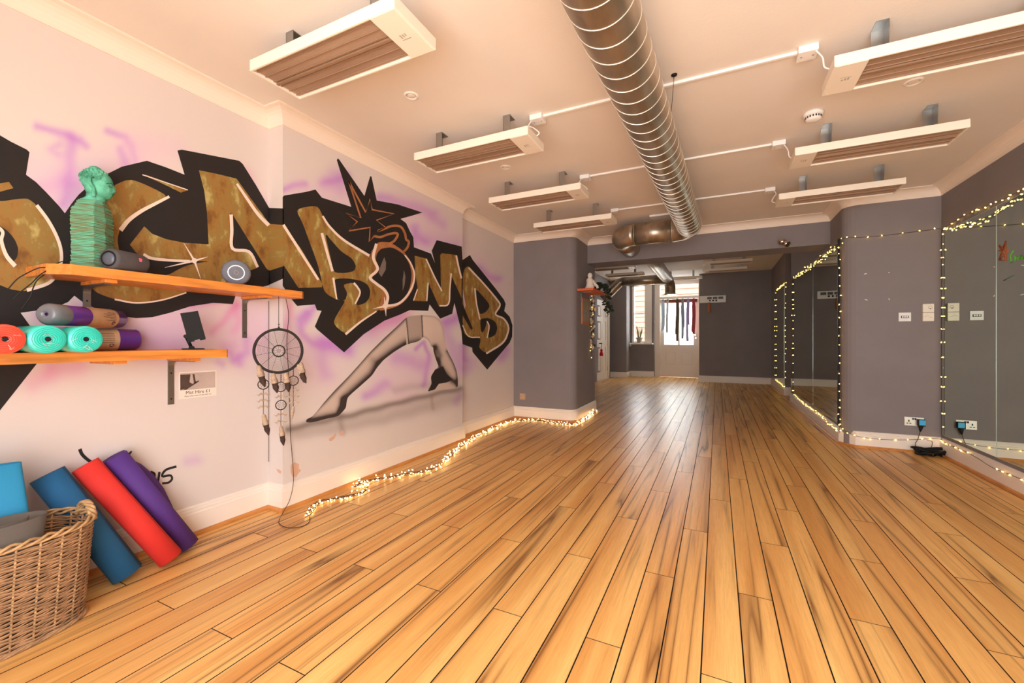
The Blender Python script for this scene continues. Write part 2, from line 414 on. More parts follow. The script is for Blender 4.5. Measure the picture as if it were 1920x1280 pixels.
# ------------------------------------------------------------------ ceilings
mb = MB(); mb.box(-2.95, 2.3, BACK - .1, YBM + .1, H, H + .1)
struct('ceiling', mb, 'ceiling_paint', 'warm white plaster ceiling above the front studio', 'ceiling')
mb = MB(); mb.box(-3.2, 2.3, YBM + .1, 13.9, HF, HF + .1)
struct('ceiling', mb, 'ceiling_paint', 'pale ceiling of the back room seen beyond the beam', 'ceiling')

# ------------------------------------------------------------------ left wall with the sprayed colours of the mural
def seg_dist(U, V, pts):
    d = np.full(U.shape, 1e9)
    for (x0, y0), (x1, y1) in zip(pts[:-1], pts[1:]):
        dx, dy = x1 - x0, y1 - y0; L2 = dx * dx + dy * dy + 1e-9
        t = np.clip(((U - x0) * dx + (V - y0) * dy) / L2, 0, 1)
        d = np.minimum(d, np.hypot(U - x0 - t * dx, V - y0 - t * dy))
    return d
PURP = (186, 112, 206); MAG = (214, 96, 168); GREY = (112, 94, 84); PINK = (226, 186, 212); BROWN = (70, 50, 46)
HAZE = [
 ([(70,237),(134,255),(161,274),(150,262)],9,.5,PURP),([(134,262),(131,300),(125,345),(118,380)],12,.5,PURP),([(110,270),(96,280),(110,290)],10,.35,PURP),
 ([(201,245),(235,257),(248,277),(252,300)],7,.5,PURP),([(74,351),(144,344)],14,.35,PURP),([(60,320),(150,330),(250,300)],45,.4,PINK),([(130,340),(140,400)],28,.35,PURP),
 ([(228,280),(234,305)],9,.4,PURP),([(40,380),(100,360)],30,.4,PINK),([(250,270),(330,280)],30,.3,PINK),([(450,330),(480,390),(500,420)],18,.45,MAG),([(470,380),(500,430)],16,.35,PURP),
 ([(530,356),(549,349),(570,345)],8,.55,PURP),([(628,330),(640,350),(620,340)],18,.4,PURP),([(610,345),(650,330)],10,.45,PURP),([(714,370),(740,378),(790,392),(812,400)],11,.5,PURP),([(560,360),(660,370)],25,.35,PINK),
 ([(772,425),(786,440),(799,452)],8,.55,PURP),([(780,425),(778,455)],7,.45,PURP),([(812,410),(830,420)],10,.4,PURP),([(790,450),(850,460)],18,.35,PURP),([(760,400),(820,440)],40,.35,PINK),
 ([(898,503),(914,516),(931,522)],8,.6,PURP),([(900,490),(930,540)],22,.3,PINK),([(838,605),(862,590)],13,.6,PURP),([(832,625),(850,655),(862,690)],14,.35,PURP),([(868,650),(872,672)],9,.45,PURP),([(946,655),(938,668)],12,.5,PURP),([(885,680),(870,690)],16,.25,PURP),
 ([(353,569),(380,566),(410,560)],10,.6,MAG),([(398,624),(420,600),(445,575)],8,.5,MAG),([(443,570),(447,600),(440,620)],9,.45,MAG),([(420,650),(438,645)],12,.35,PURP),([(430,660),(440,676),(452,668)],9,.6,PURP),([(446,665),(452,680)],8,.5,PURP),([(410,680),(416,684)],7,.35,PURP),
 ([(269,640),(330,650)],30,.35,PURP),([(200,600),(330,600)],35,.35,PINK),([(330,600),(470,640)],55,.4,PINK),([(75,590),(100,600)],18,.4,PURP),([(140,578),(230,572)],14,.35,PURP),([(100,690),(150,684)],22,.3,MAG),([(60,720),(90,700)],20,.25,MAG),
 ([(573,586),(560,600),(566,626),(586,645),(617,646)],9,.55,PURP),([(590,575),(570,600)],10,.5,PURP),([(545,575),(540,610)],9,.4,MAG),([(605,640),(650,655)],16,.6,PURP),([(480,600),(560,660),(600,690)],45,.35,PINK),([(600,655),(610,700)],16,.3,PURP),([(465,640),(462,660)],10,.35,PURP),
 ([(746,672),(770,676),(791,684)],14,.5,PURP),([(778,655),(796,642),(804,666),(801,695),(792,720)],5,.6,PURP),([(685,741),(705,732),(725,720)],10,.5,PURP),([(720,700),(790,690),(750,730)],35,.35,PINK),([(640,640),(690,620),(740,590)],22,.35,PURP),([(700,610),(760,590)],18,.35,MAG),([(860,740),(856,752)],9,.3,PURP),([(350,865),(370,860)],12,.25,PURP),
 ([(540,806),(580,795),(640,783),(700,768),(760,752),(820,738),(862,728)],7,.62,GREY),([(560,812),(640,800),(720,784),(860,745)],13,.3,GREY),([(740,730),(860,712)],8,.2,GREY),([(640,780),(640,812)],6,.3,GREY),([(812,742),(812,764)],4,.35,(150,120,104)),
]
def paint(Y, Z, xs):
    fw = -SN * xs + CS * Y; rt = CS * xs + SN * Y
    fw = np.maximum(fw, .05); U = 960 + F * rt / fw; V = HOR - F * (Z - CH) / fw
    col = np.empty(Y.shape + (3,)); col[:] = lin(WHITEWALL)
    wob = 3 * np.sin(U * .11 + V * .05) + 3 * np.sin(V * .13 - U * .04)
    for pts, w, k, c in HAZE:
        x0 = min(p[0] for p in pts) - 3 * w; x1 = max(p[0] for p in pts) + 3 * w; y0 = min(p[1] for p in pts) - 3 * w; y1 = max(p[1] for p in pts) + 3 * w
        sel = (U > x0) & (U < x1) & (V > y0) & (V < y1)
        if not sel.any(): continue
        d = seg_dist(U[sel] + wob[sel] * .5, V[sel] + wob[::-1][sel] * .3, pts)
        a = (min(.8, k * 1.2) * np.exp(-(d / w) ** 2))[:, None]
        col[sel] = col[sel] * (1 - a) + np.array(lin(c)) * a
    return col
def grid_wall(segs, name):
    vs = []; fs = []; cols = []
    for (x, ys, zs) in segs:
        Yg, Zg = np.meshgrid(ys, zs); ny, nz = len(ys), len(zs); n0 = sum(len(v) for v in vs)
        vs.append(np.stack([np.full(Yg.size, x), Yg.ravel(), Zg.ravel()], 1)); cols.append(paint(Yg, Zg, x).reshape(-1, 3))
        i = np.arange(ny - 1)[None, :] + np.arange(nz - 1)[:, None] * ny; i = i.ravel() + n0
        fs.append(np.stack([i, i + 1, i + ny + 1, i + ny], 1))
    V_ = np.concatenate(vs); F_ = np.concatenate(fs); Cc = np.concatenate(cols)
    me = bpy.data.meshes.new(name); me.vertices.add(len(V_)); me.vertices.foreach_set('co', V_.ravel())
    me.loops.add(F_.size); me.loops.foreach_set('vertex_index', F_.ravel().astype(np.int32))
    me.polygons.add(len(F_)); me.polygons.foreach_set('loop_start', (np.arange(len(F_)) * 4).astype(np.int32)); me.polygons.foreach_set('loop_total', np.full(len(F_), 4, np.int32))
    me.update(calc_edges=True)
    at = me.color_attributes.new('paint', 'FLOAT_COLOR', 'POINT'); at.data.foreach_set('color', np.concatenate([Cc, np.ones((len(Cc), 1))], 1).ravel().astype(np.float32))
    me.materials.append(MATS['mural_wall']); return me
def lsp(a, b, st): return np.linspace(a, b, max(2, int(round((b - a) / st)) + 1))
me = grid_wall([(XL, np.concatenate([[BACK - .1], lsp(.3, YB0, .009)]), lsp(0, H, .009)), (XB, lsp(YB0, YB1, .0065), lsp(0, H, .0065)), (XL2, lsp(YB1, YP + .02, .012), lsp(0, H, .012))], 'wall_left')
wl = bpy.data.objects.new('wall_left', me); C.objects.link(wl)
tag(wl, 'white left wall with purple spray haze and a projecting chimney breast', 'wall', kind='structure')
mb = MB(); mb.box(XL - .2, XL - .004, BACK - .1, YB0, 0, H); mb.box(XL - .2, XB - .004, YB0, YB1, 0, H); mb.box(XL - .2, XL2 - .004, YB1, YP, 0, H)
mb.build('wall_core', 'mural_white', wl)
mb = MB(); mb.add([(XL - .01, YB0 - .0005, 0), (XB, YB0 - .0005, 0), (XB, YB0 - .0005, H), (XL - .01, YB0 - .0005, H)], [(0, 1, 2, 3)])
MATS['wall_white'] = mat('wall_white', WHITEWALL, .85)
mb.build('chimney_return', 'wall_white', wl)

# pier, beam, right piers, back and far walls
pl = [(-3.2, YBM1), (-3.2, YP), (XL2, YP)] + pier_arc + [(XP, YBM1)]
mb = MB(); mb.prism(pl[::1], 0, HF); struct('wall_pier_left', mb, 'grey_paint', 'grey pier with rounded corner at the end of the white wall', 'wall')
mb = MB(); mb.box(XP - .3, XM2 + .3, YBM, YBM1, ZBM, HF); struct('wall_beam', mb, 'grey_paint', 'grey downstand beam across the studio', 'beam')
YM2E = 9.0; YM3 = 10.0
mb = MB(); mb.prism(col_arc + [(2.3, YPR), (2.3, YM2E), (XM2, YM2E)], 0, HF)
struct('wall_pier_right', mb, 'grey_paint', 'grey pier on the right carrying the light switches', 'wall')
mb = MB(); mb.box(1.62, 2.3, YM2E, YM3, 0, HF); struct('wall_recess_right', mb, 'grey_paint', 'dark recess between the two far mirrored piers', 'wall')
mb = MB(); mb.box(1.222, 2.3, YM3, 12.35, 0, HF); struct('wall_right_far', mb, 'grey_paint', 'grey pier carrying the farthest mirror', 'wall')
mb = MB(); mb.box(XR, XR + .2, BACK - .1, YPR, 0, H); struct('wall_right', mb, 'grey_paint', 'grey right wall behind the near mirror', 'wall')
mb = MB(); mb.box(-.437, 2.3, 12.35, 13.65, 0, HF); struct('wall_far', mb, 'grey_paint', 'dark grey end wall to the right of the back door', 'wall')
mb = MB(); mb.box(-3.2, -2.88, YBM1, 12.7, 0, HF); struct('wall_left_far', mb, 'grey_paint', 'grey side wall of the back room beside the panelled door', 'wall')
mb = MB(); mb.box(-3.2, -2.405, 12.66, 13.65, 0, HF); struct('wall_bay', mb, 'grey_paint', 'grey nib wall left of the narrow window', 'wall')
# window wall and door wall, with openings
w0 = onY(1185.5, 642, 13.3); w1 = onY(1213, 530, 13.3)
WX0, WX1, WZ0, WZ1 = w0.x, w1.x, w0.z, 2.80
DX0, DX1 = onY(1232, 700, 13.45).x, -.455
mb = MB(); mb.box(-2.45, DX0 - .07, 13.3, 13.5, 0, WZ0); mb.box(-2.45, WX0, 13.3, 13.5, WZ0, HF); mb.box(WX1, DX0 - .07, 13.3, 13.5, WZ0, HF); mb.box(WX0, WX1, 13.3, 13.5, WZ1, HF)
struct('wall_window', mb, 'grey_paint', 'grey wall around the narrow sash window', 'wall')
DZT = onY(1270, 524, 13.45).z
mb = MB(); mb.box(DX0 - .07, -.43, 13.45, 13.65, min(DZT, HF - .02), HF); struct('wall_door_head', mb, 'grey_paint', 'grey strip of wall over the back door', 'wall')
# shop front behind the camera
mb = MB(); mb.box(XL - .1, XR + .1, BACK - .1, BACK, 0, .15); mb.box(XL - .1, XR + .1, BACK - .1, BACK, 2.46, H); mb.box(XL - .1, -1.35, BACK - .1, BACK, .15, 2.46); mb.box(1.72, XR + .1, BACK - .1, BACK, .15, 2.46)
struct('wall_back', mb, 'wall_white', 'white shop-front wall with wide glazing behind the viewer', 'wall')

# cornice
cov = [(0, H - .09), (.006, H - .09)] + [(.09 - .084 * math.cos(a), H - .088 + .08 * math.sin(a)) for a in [PI / 2 * i / 6 for i in range(7)]] + [(.096, H - .006), (.096, H + .002), (0, H + .002)]
struct('trim_1', sweep(path_left + [(XM2, YBM)] + path_right, cov), 'cornice_paint', 'white coved cornice around the front studio ceiling', 'cornice')
# baseboards and wooden quadrant strips
bb = [(0, 0.0), (.022, 0.0), (.022, .125), (.017, .131), (.017, .143), (.012, .149), (.012, .158), (.004, .166), (0, .166)]
qd = [(.02, -.002), (.037, -.002), (.037, .012), (.032, .02), (.022, .024), (.02, .024)]
struct('baseboard_left', sweep(path_left[:-1] + [(XP, YBM1 + .02)], bb), 'skirting_paint', 'white moulded skirting along the mural wall and grey pier', 'skirting')
struct('trim_2', sweep(path_left[:-1] + [(XP, YBM1 + .02)], qd), 'skirting_wood', 'orange wood quadrant strip below the left skirting', 'trim')
struct('baseboard_right', sweep([(XM2, YM2E - .02)] + [(XM2, YPR + .13), (XM2 + .1, YPR), (XR, YPR), (XR, BACK)], bb), 'skirting_paint', 'white skirting below the right mirrors and switch pier', 'skirting')
struct('trim_3', sweep([(XM2, YM2E - .02)] + [(XM2, YPR + .13), (XM2 + .1, YPR), (XR, YPR), (XR, BACK)], qd), 'skirting_wood', 'thin orange wood strip below the right skirting', 'trim')
struct('baseboard_right_far', sweep([(1.222, 12.35), (1.222, YM3), (1.62, YM3), (1.62, YM2E)], bb), 'skirting_paint', 'white skirting around the farthest mirrored pier', 'skirting')
struct('baseboard_far', sweep([(-.437, 12.9), (-.437, 12.35), (1.222, 12.35)], bb), 'skirting_paint', 'white skirting along the dark end wall', 'skirting')
struct('baseboard_bay', sweep([(-2.88, 12.66), (-2.405, 12.66), (-2.405, 13.3), (DX0 - .07, 13.3)], bb), 'skirting_paint', 'white skirting below the narrow sash window', 'skirting')
struct('baseboard_left_far', sweep([(-2.88, YBM1), (-2.88, 10.7)], bb), 'skirting_paint', 'white skirting beside the open panelled door', 'skirting')

# ------------------------------------------------------------------ mural lettering: flat paint on the wall planes
U1 = proj(XL, YB0, 1)[0]; U2 = proj(XB, YB0, 1)[0]; U3 = proj(XB, YB1, 1)[0]
def clipu(tri, lo, hi):
    def half(poly, s, c):
        out = []
        for i in range(len(poly)):
            a, b = poly[i - 1], poly[i]; da, db = s * (a[0] - c), s * (b[0] - c)
            if (da >= 0) != (db >= 0):
                t = da / (da - db); out.append((c, a[1] + t * (b[1] - a[1])))
            if db >= 0: out.append(b)
        return out
    p = half(tri, 1, lo); return half(p, -1, hi) if len(p) > 2 else []
def onwall(u, v, k, e):
    if k == 0: return onX(u, v, XL + e)
    if k == 1: return onY(u, v, YB0 - .0006 - e)
    if k == 2: return onX(u, v, XB + e)
    return onX(u, v, XL2 + e)
SECT = [(-9e3, U1, 0), (U1, U2, 1), (U2, U3, 2), (U3, 9e3, 3)]
def flat(mb, pts, e):
    tris = tessellate_polygon([[Vector((p[0], p[1], 0)) for p in pts]])
    for t in tris:
        tri = [tuple(pts[i]) for i in t]
        ar = (tri[1][0] - tri[0][0]) * (tri[2][1] - tri[0][1]) - (tri[1][1] - tri[0][1]) * (tri[2][0] - tri[0][0])
        if abs(ar) < 1e-6: continue
        if ar > 0: tri = tri[::-1]
        for lo, hi, k in SECT:
            p = clipu(tri, lo, hi)
            if len(p) > 2: mb.add([onwall(u, v, k, e) for u, v in p], [tuple(range(len(p)))])
    return mb
def A(l): return [(x / 2.9766, 230 + y / 2.9766) for x, y in l]
def D(l): return [(480 + x / 3.764, 280 + y / 3.764) for x, y in l]
def smooth2(pts, n=6): return [(p.x, p.y) for p in catmull([(x, y, 0) for x, y in pts], n)]
def soft(pts, it=2, q=.18):
    for _ in range(it):
        out = []
        for i in range(len(pts)):
            a, b = pts[i], pts[(i + 1) % len(pts)]; out += [(a[0] + (b[0] - a[0]) * q, a[1] + (b[1] - a[1]) * q), (b[0] + (a[0] - b[0]) * q, b[1] + (a[1] - b[1]) * q)]
        pts = out; q = .25
    return pts
def stroke(mb, pts, w0, w1, e, sm=True):
    P = smooth2(pts, 5) if sm and len(pts) > 2 else pts
    n = len(P); Lf = []; Rt = []
    for i, p in enumerate(P):
        a = P[max(0, i - 1)]; b = P[min(n - 1, i + 1)]; dx, dy = b[0] - a[0], b[1] - a[1]; q = math.hypot(dx, dy) or 1
        w = w0 + (w1 - w0) * i / (n - 1); Lf.append((p[0] - dy / q * w, p[1] + dx / q * w)); Rt.append((p[0] + dy / q * w, p[1] - dx / q * w))
    for i in range(n - 1): flat(mb, [Lf[i], Lf[i + 1], Rt[i + 1], Rt[i]], e)
    return mb
mural = thing('graffiti_lettering', 'huge black and gold graffiti lettering reading YOGABOMB across the white wall', 'mural', (XL, 2.5, 1.2))
def paintpart(name, m, polys, e, strokes=()):
    mb = MB()
    for i_, p in enumerate(polys): flat(mb, p, e + .0001 * i_)
    for i_, s in enumerate(strokes): stroke(mb, *s, e + .00003 * i_)
    return mb.build(name, m, mural)
L_BLACK = A([(-300,-40),(0,70),(60,105),(150,150),(165,165),(145,290),(200,330),(260,390),(330,465),(362,505),(400,450),(440,400),(520,330),(590,290),(680,245),(820,212),(930,250),(1030,290),(990,155),(1015,150),(1335,212),(1355,230),(1430,350),(1502,475),(1505,905),(1318,955),(1300,1012),(1190,1005),(1060,1025),(950,1060),(850,1085),(760,1090),(640,1075),(530,1035),(460,1000),(415,965),(380,1000),(300,1035),(115,1060),(180,1150),(270,1270),(205,1345),(0,1605),(-300,1900)])
RET_BLACK = A([(1500,475),(1500,905),(1583,868),(1583,478)])
B_BLACK = D([(188,335),(200,325),(350,300),(420,283),(465,340),(672,405),(570,75),(578,62),(590,75),(765,328),(805,190),(815,190),(852,360),(1000,388),(1175,445),(1110,465),(1020,490),(1060,520),(1085,575),(1110,620),(1115,690),(1235,735),(1262,800),(1240,715),(1275,640),(1452,685),(1458,780),(1510,745),(1530,780),(1690,980),(1750,1060),(1762,1090),(1752,1140),(1790,1180),(1810,1240),(1808,1320),(1790,1364),(1632,1554),(1528,1429),(1525,1399),(1458,1374),(1450,1284),(1400,1084),(1385,1159),(1300,1194),(1225,1094),(1215,1139),(1085,1134),(1020,1164),(905,1209),(760,1304),(622,1432),(430,1269),(415,1249),(462,1139),(430,1134),(415,1094),(290,1104),(245,1050),(188,960)])
paintpart('painted_outline', 'black_paint', [L_BLACK], .0006)
paintpart('painted_outline', 'black_paint', [RET_BLACK], .0006)
paintpart('painted_outline', 'black_paint', [B_BLACK], .0006)
# gold letters
O_G = A([(-80,420),(0,440),(100,425),(155,422),(200,455),(260,530),(310,620),(340,700),(345,770),(320,840),(270,900),(200,930),(130,940),(60,930),(0,905),(-80,880)])
paintpart('gold_letter', 'gold', [soft(O_G), A([(-40,345),(50,330),(75,365),(0,385),(-40,390)])], .0012)
G_G = A([(945,408),(735,310),(640,345),(560,420),(470,520),(415,620),(405,720),(425,800),(470,880),(540,950),(640,985),(760,1005),(870,995),(980,965),(1080,930),(1215,885),(1215,765),(1060,790),(1000,815),(950,845),(880,862),(780,850),(700,800),(665,720),(655,650),(670,590),(720,535),(790,490),(870,450)])
paintpart('gold_letter', 'gold', [soft(G_G), A([(805,578),(850,620),(930,650),(1030,670),(1200,680),(1200,772),(1050,772),(900,765),(800,750),(760,725),(725,680)]), A([(795,290),(820,292),(1050,375),(1010,390),(930,350)])], .0012)
A_G = A([(1110,265),(1210,285),(1320,312),(1420,450),(1505,565),(1583,570),(1583,800),(1505,825),(1488,815),(1303,520),(1283,505),(1292,700),(1390,715),(1440,808),(1380,830),(1300,880),(1165,905),(1162,800),(1165,680),(1155,500),(1140,380)])
paintpart('gold_letter', 'gold', [A_G, D([(188,528),(210,545),(330,720),(470,950),(465,972),(300,978),(188,805)])], .0016)
B_G = D([(278,420),(435,392),(480,490),(600,620),(700,690),(800,745),(850,810),(855,850),(800,905),(850,950),(905,990),(928,1040),(918,1095),(855,1140),(740,1215),(632,1308),(537,1225),(605,1110),(632,1065),(572,1062),(480,1010),(440,820),(380,660),(330,520)])
paintpart('gold_letter', 'gold', [soft(B_G)], .0020)
RING = D([(800,745),(850,665),(880,650),(950,655),(1040,715),(1100,800),(1125,880),(1112,980),(1062,1060),(1000,1108),(915,1132),(860,1140),(900,1000),(800,905),(850,840)])
paintpart('gold_letter', 'mural_rust', [soft(RING)], .0024)
M_G = D([(1120,750),(1200,770),(1300,985),(1306,985),(1300,745),(1312,732),(1415,745),(1451,900),(1451,1050),(1375,880),(1360,1090),(1290,1105),(1215,935),(1200,1072),(1110,1068),(1140,980),(1122,850)])
paintpart('gold_letter', 'gold', [M_G], .0020)
B2_G = D([(1458,860),(1498,815),(1560,890),(1640,985),(1705,1065),(1718,1105),(1690,1165),(1745,1190),(1778,1240),(1780,1280),(1765,1330),(1720,1395),(1625,1440),(1572,1400),(1590,1330),(1500,1322),(1458,1290)])
paintpart('gold_letter', 'gold', [soft(B2_G)], .0012)
# counters
paintpart('letter_counter', 'black_paint', [soft(A([(-80,540),(0,575),(45,605),(85,655),(103,705),(95,750),(72,780),(45,760),(20,720),(-10,660),(-80,640)]))], .0028)
paintpart('letter_counter', 'black_paint', [A([(790,762),(1000,775),(1040,780),(960,815),(880,812)])], .0028)
paintpart('letter_counter', 'black_paint', [soft(D([(485,585),(530,640),(600,720),(680,770),(708,825),(690,860),(630,872),(550,870),(530,780)])), soft(D([(555,912),(650,910),(740,925),(790,955),(808,1000),(800,1050),(770,1085),(720,1100),(700,1090),(735,1030),(715,970),(690,938),(612,953),(645,1010),(632,1066),(572,1062),(556,960)]))], .0028)
paintpart('bomb_body', 'black_paint', [soft(D([(880,700),(960,688),(1040,735),(1085,810),(1100,880),(1090,960),(1060,1040),(1010,1080),(950,1095),(930,1090),(938,1030),(905,980),(845,935),(815,905),(855,860),(865,830),(845,780),(850,740)]))], .0032)
paintpart('letter_counter', 'black_paint', [soft(D([(1545,985),(1570,1000),(1640,1080),(1650,1110),(1620,1150),(1578,1165),(1550,1060)])), soft(D([(1580,1195),(1640,1188),(1690,1215),(1705,1260),(1690,1310),(1635,1335),(1648,1260),(1632,1210),(1615,1270),(1590,1300)])), D([(1458,1090),(1530,1262),(1520,1275),(1458,1170)])], .0028)
paintpart('painted_gap', 'pencil_pink', [D([(1460,985),(1480,1100),(1470,1125),(1460,1040)])], .0036)
# white and rust highlight strokes
HL = [(A([(205,460),(265,540),(312,625),(338,700),(342,770),(318,838),(270,895),(150,935)]), 3.2, 3.2), (A([(-20,575),(15,610),(8,660),(35,740),(85,800)]), 3, 4), (A([(945,412),(870,450),(790,492),(720,542),(672,600)]), 2.5, 4.5), (A([(800,735),(850,757),(960,768),(1060,772)]), 3, 2.2),
 (A([(1322,340),(1380,425),(1440,510),(1500,572)]), 2.2, 3.5), (A([(1290,512),(1294,600),(1298,702),(1390,720),(1438,806)]), 3.2, 2.6), (A([(410,640),(405,720),(425,800),(445,840)]), 1.8, 1.8), (A([(640,985),(760,1005),(900,990),(1040,948)]), 1.6, 1.2),
 (D([(193,532),(300,700),(440,920)]), 2.6, 2.2), (D([(470,470),(520,545),(620,640),(800,750)]), 1.8, 2.4), (D([(465,590),(500,720),(540,860)]), 2.6, 2.4), (D([(545,905),(560,1000),(570,1058)]), 2, 1.2), (D([(690,942),(718,975),(733,1015),(700,1090)]), 2, 1.4),
 (D([(850,665),(830,740),(832,780),(858,835),(845,865),(805,905),(850,948),(905,990),(930,1040),(918,1100)]), 2.6, 2.6), (D([(918,1105),(1000,1090),(1060,1040),(1105,960),(1118,880),(1090,800),(1050,745)]), 2.4, 1.2), (D([(632,1304),(740,1215),(850,1142)]), 2.2, 1.2),
 (D([(1200,772),(1260,900),(1312,1000)]), 1.4, 1.2), (D([(1413,748),(1430,830),(1450,910)]), 1.6, 1.6), (D([(1378,875),(1368,980),(1358,1090),(1295,1104)]), 1.4, 1.4), (D([(1215,940),(1205,1070)]), 1.2, 1.2), (D([(1140,985),(1112,1066)]), 1, 1),
 (D([(1500,835),(1600,940),(1705,1065),(1720,1105),(1690,1163),(1745,1192),(1778,1240),(1778,1290),(1740,1365),(1625,1440)]), 1.5, 1.7), (D([(1545,980),(1555,1080),(1580,1200)]), 1.4, 1.2), (D([(1630,1212),(1645,1250),(1632,1330)]), 1.2, 1.), (D([(1458,1240),(1500,1318),(1580,1325)]), 1., 1.), (A([(795,290),(1048,375)]), .9, .9)]
paintpart('highlight_stroke', 'mural_white', [], 0.0038, HL)
ST = [(D([(655,225),(775,445),(805,350),(820,425),(975,455),(850,500),(915,550),(858,578)]), 1.6, 1.4, ), (D([(655,225),(740,485),(635,450),(715,510),(655,575),(805,550),(800,650),(835,610)]), 1.6, 1.6)]
mb = MB()
for p, a, b in ST: stroke(mb, p, a, b, 0.0038, False)
for p in (D([(860,575),(900,562),(960,540),(1020,545),(1050,590),(1060,635),(1078,650),(1070,690),(1040,725)]), D([(835,612),(880,618),(930,600),(985,590),(1000,605),(970,650),(920,668),(870,662)])): stroke(mb, p, 2.2, 2.2, 0.0038)
mb.build('fuse_spark', 'mural_rust', mural)
for p in ([(905,760),(918,800),(915,850),(885,900),(865,870),(880,820)], [(1045,850),(1055,900),(1048,960),(1035,1000),(1035,920)]):
    mb = MB(); flat(mb, D(p), 0.0038); mb.build('bomb_sheen', 'mural_sheen', mural)
for c, rays in ((A([(1085,770)])[0], A([(1025,670),(1120,870),(920,808),(1160,748)])), (D([(912,1105)])[0], D([(905,1040),(918,1175),(825,1125),(985,1090)]))):
    mb = MB(); flat(mb, [(c[0] + 5 * math.cos(t), c[1] + 5 * math.sin(t)) for t in [2 * PI * i / 14 for i in range(14)]], .0048)
    for q_, r in enumerate(rays): stroke(mb, [c, r], 2.2, .3, .0052 + .0002 * q_, False)
    mb.build('sparkle', 'mural_white', mural)
# signature beside the mats
sig = thing('painted_signature', 'black sprayed signature stroke and date ending in 15 low on the wall', 'lettering', (XL, 1.05, .5))
Z2 = lambda l: [(x / 2.9766, 560 + y / 2.9766) for x, y in l]
for pts, a, b in ((Z2([(445,838),(460,870),(500,905),(560,935),(600,945)]), 3.6, 2.6), (Z2([(735,850),(708,880)]), 1.6, 2.6), (Z2([(840,965),(862,975),(860,1000)]), 2.2, 2.), (Z2([(890,965),(880,1035)]), 2.4, 2.), (Z2([(985,935),(925,955),(905,990),(950,985),(960,1005),(940,1025),(905,1030)]), 2.2, 2.)):
    mb = MB(); stroke(mb, pts, a, b, .0008); mb.build('brush_stroke', 'black_paint', sig)
# bare plaster chips
for lab, pts in (('bare plaster chip low on chimney breast corner', [(545,872),(552,866),(561,870),(560,878),(565,881),(559,888),(555,894),(548,893),(545,884)]), ('bare plaster chip under the painted foot', [(617,822),(624,818),(630,810),(630,816),(627,822),(621,827),(617,826)]), ('small bare plaster chip below the painted leg', [(638,810),(643,806),(645,812),(642,816),(638,815)]), ('small bare plaster chip on the chimney breast return', [(518,879),(524,880),(528,884),(526,888),(521,885)])):
    mb = MB(); flat(mb, pts, .0006); tag(mb.build('plaster_chip', 'plaster_bare'), lab, 'paint chip', 'bare plaster chips')

# painted figure in a bridge pose (shaded paint, its own fine mesh on the wall)
E2 = lambda l: [(480 + x / 3.764, 560 + y / 3.764) for x, y in l]
FIG = E2([(352,872),(355,850),(400,830),(480,730),(560,640),(650,550),(740,450),(800,380),(900,280),(1000,190),(1050,140),(1080,122),(1170,114),(1260,120),(1300,150),(1325,210),(1332,290),(1352,370),(1395,450),(1420,520),(1427,620),(1400,632),(1300,642),(1210,655),(1215,630),(1240,600),(1232,550),(1265,495),(1290,480),(1270,430),(1252,370),(1250,340),(1238,338),(1215,290),(1180,268),(1150,300),(1060,322),(980,370),(900,430),(850,490),(820,540),(730,620),(650,690),(640,720),(635,770),(580,830),(500,845),(400,872)])
def inside(U, V, poly):
    r = np.zeros(U.shape, bool); n = len(poly)
    for i in range(n):
        x0, y0 = poly[i - 1]; x1, y1 = poly[i]
        c = ((y0 > V) != (y1 > V)); t = (x1 - x0) * (V - y0) / (y1 - y0 + 1e-12) + x0
        r ^= c & (U < t)
    return r
def nearest(U, V, pts):
    bd = np.full(U.shape, 1e9); bu = U.copy(); bv = V.copy()
    for (x0, y0), (x1, y1) in zip(pts[:-1], pts[1:]):
        dx, dy = x1 - x0, y1 - y0; t = np.clip(((U - x0) * dx + (V - y0) * dy) / (dx * dx + dy * dy + 1e-9), 0, 1)
        px_, py_ = x0 + t * dx, y0 + t * dy; d = np.hypot(U - px_, V - py_); m = d < bd; bd = np.where(m, d, bd); bu = np.where(m, px_, bu); bv = np.where(m, py_, bv)
    return bu, bv
FIG = soft(FIG, 2)
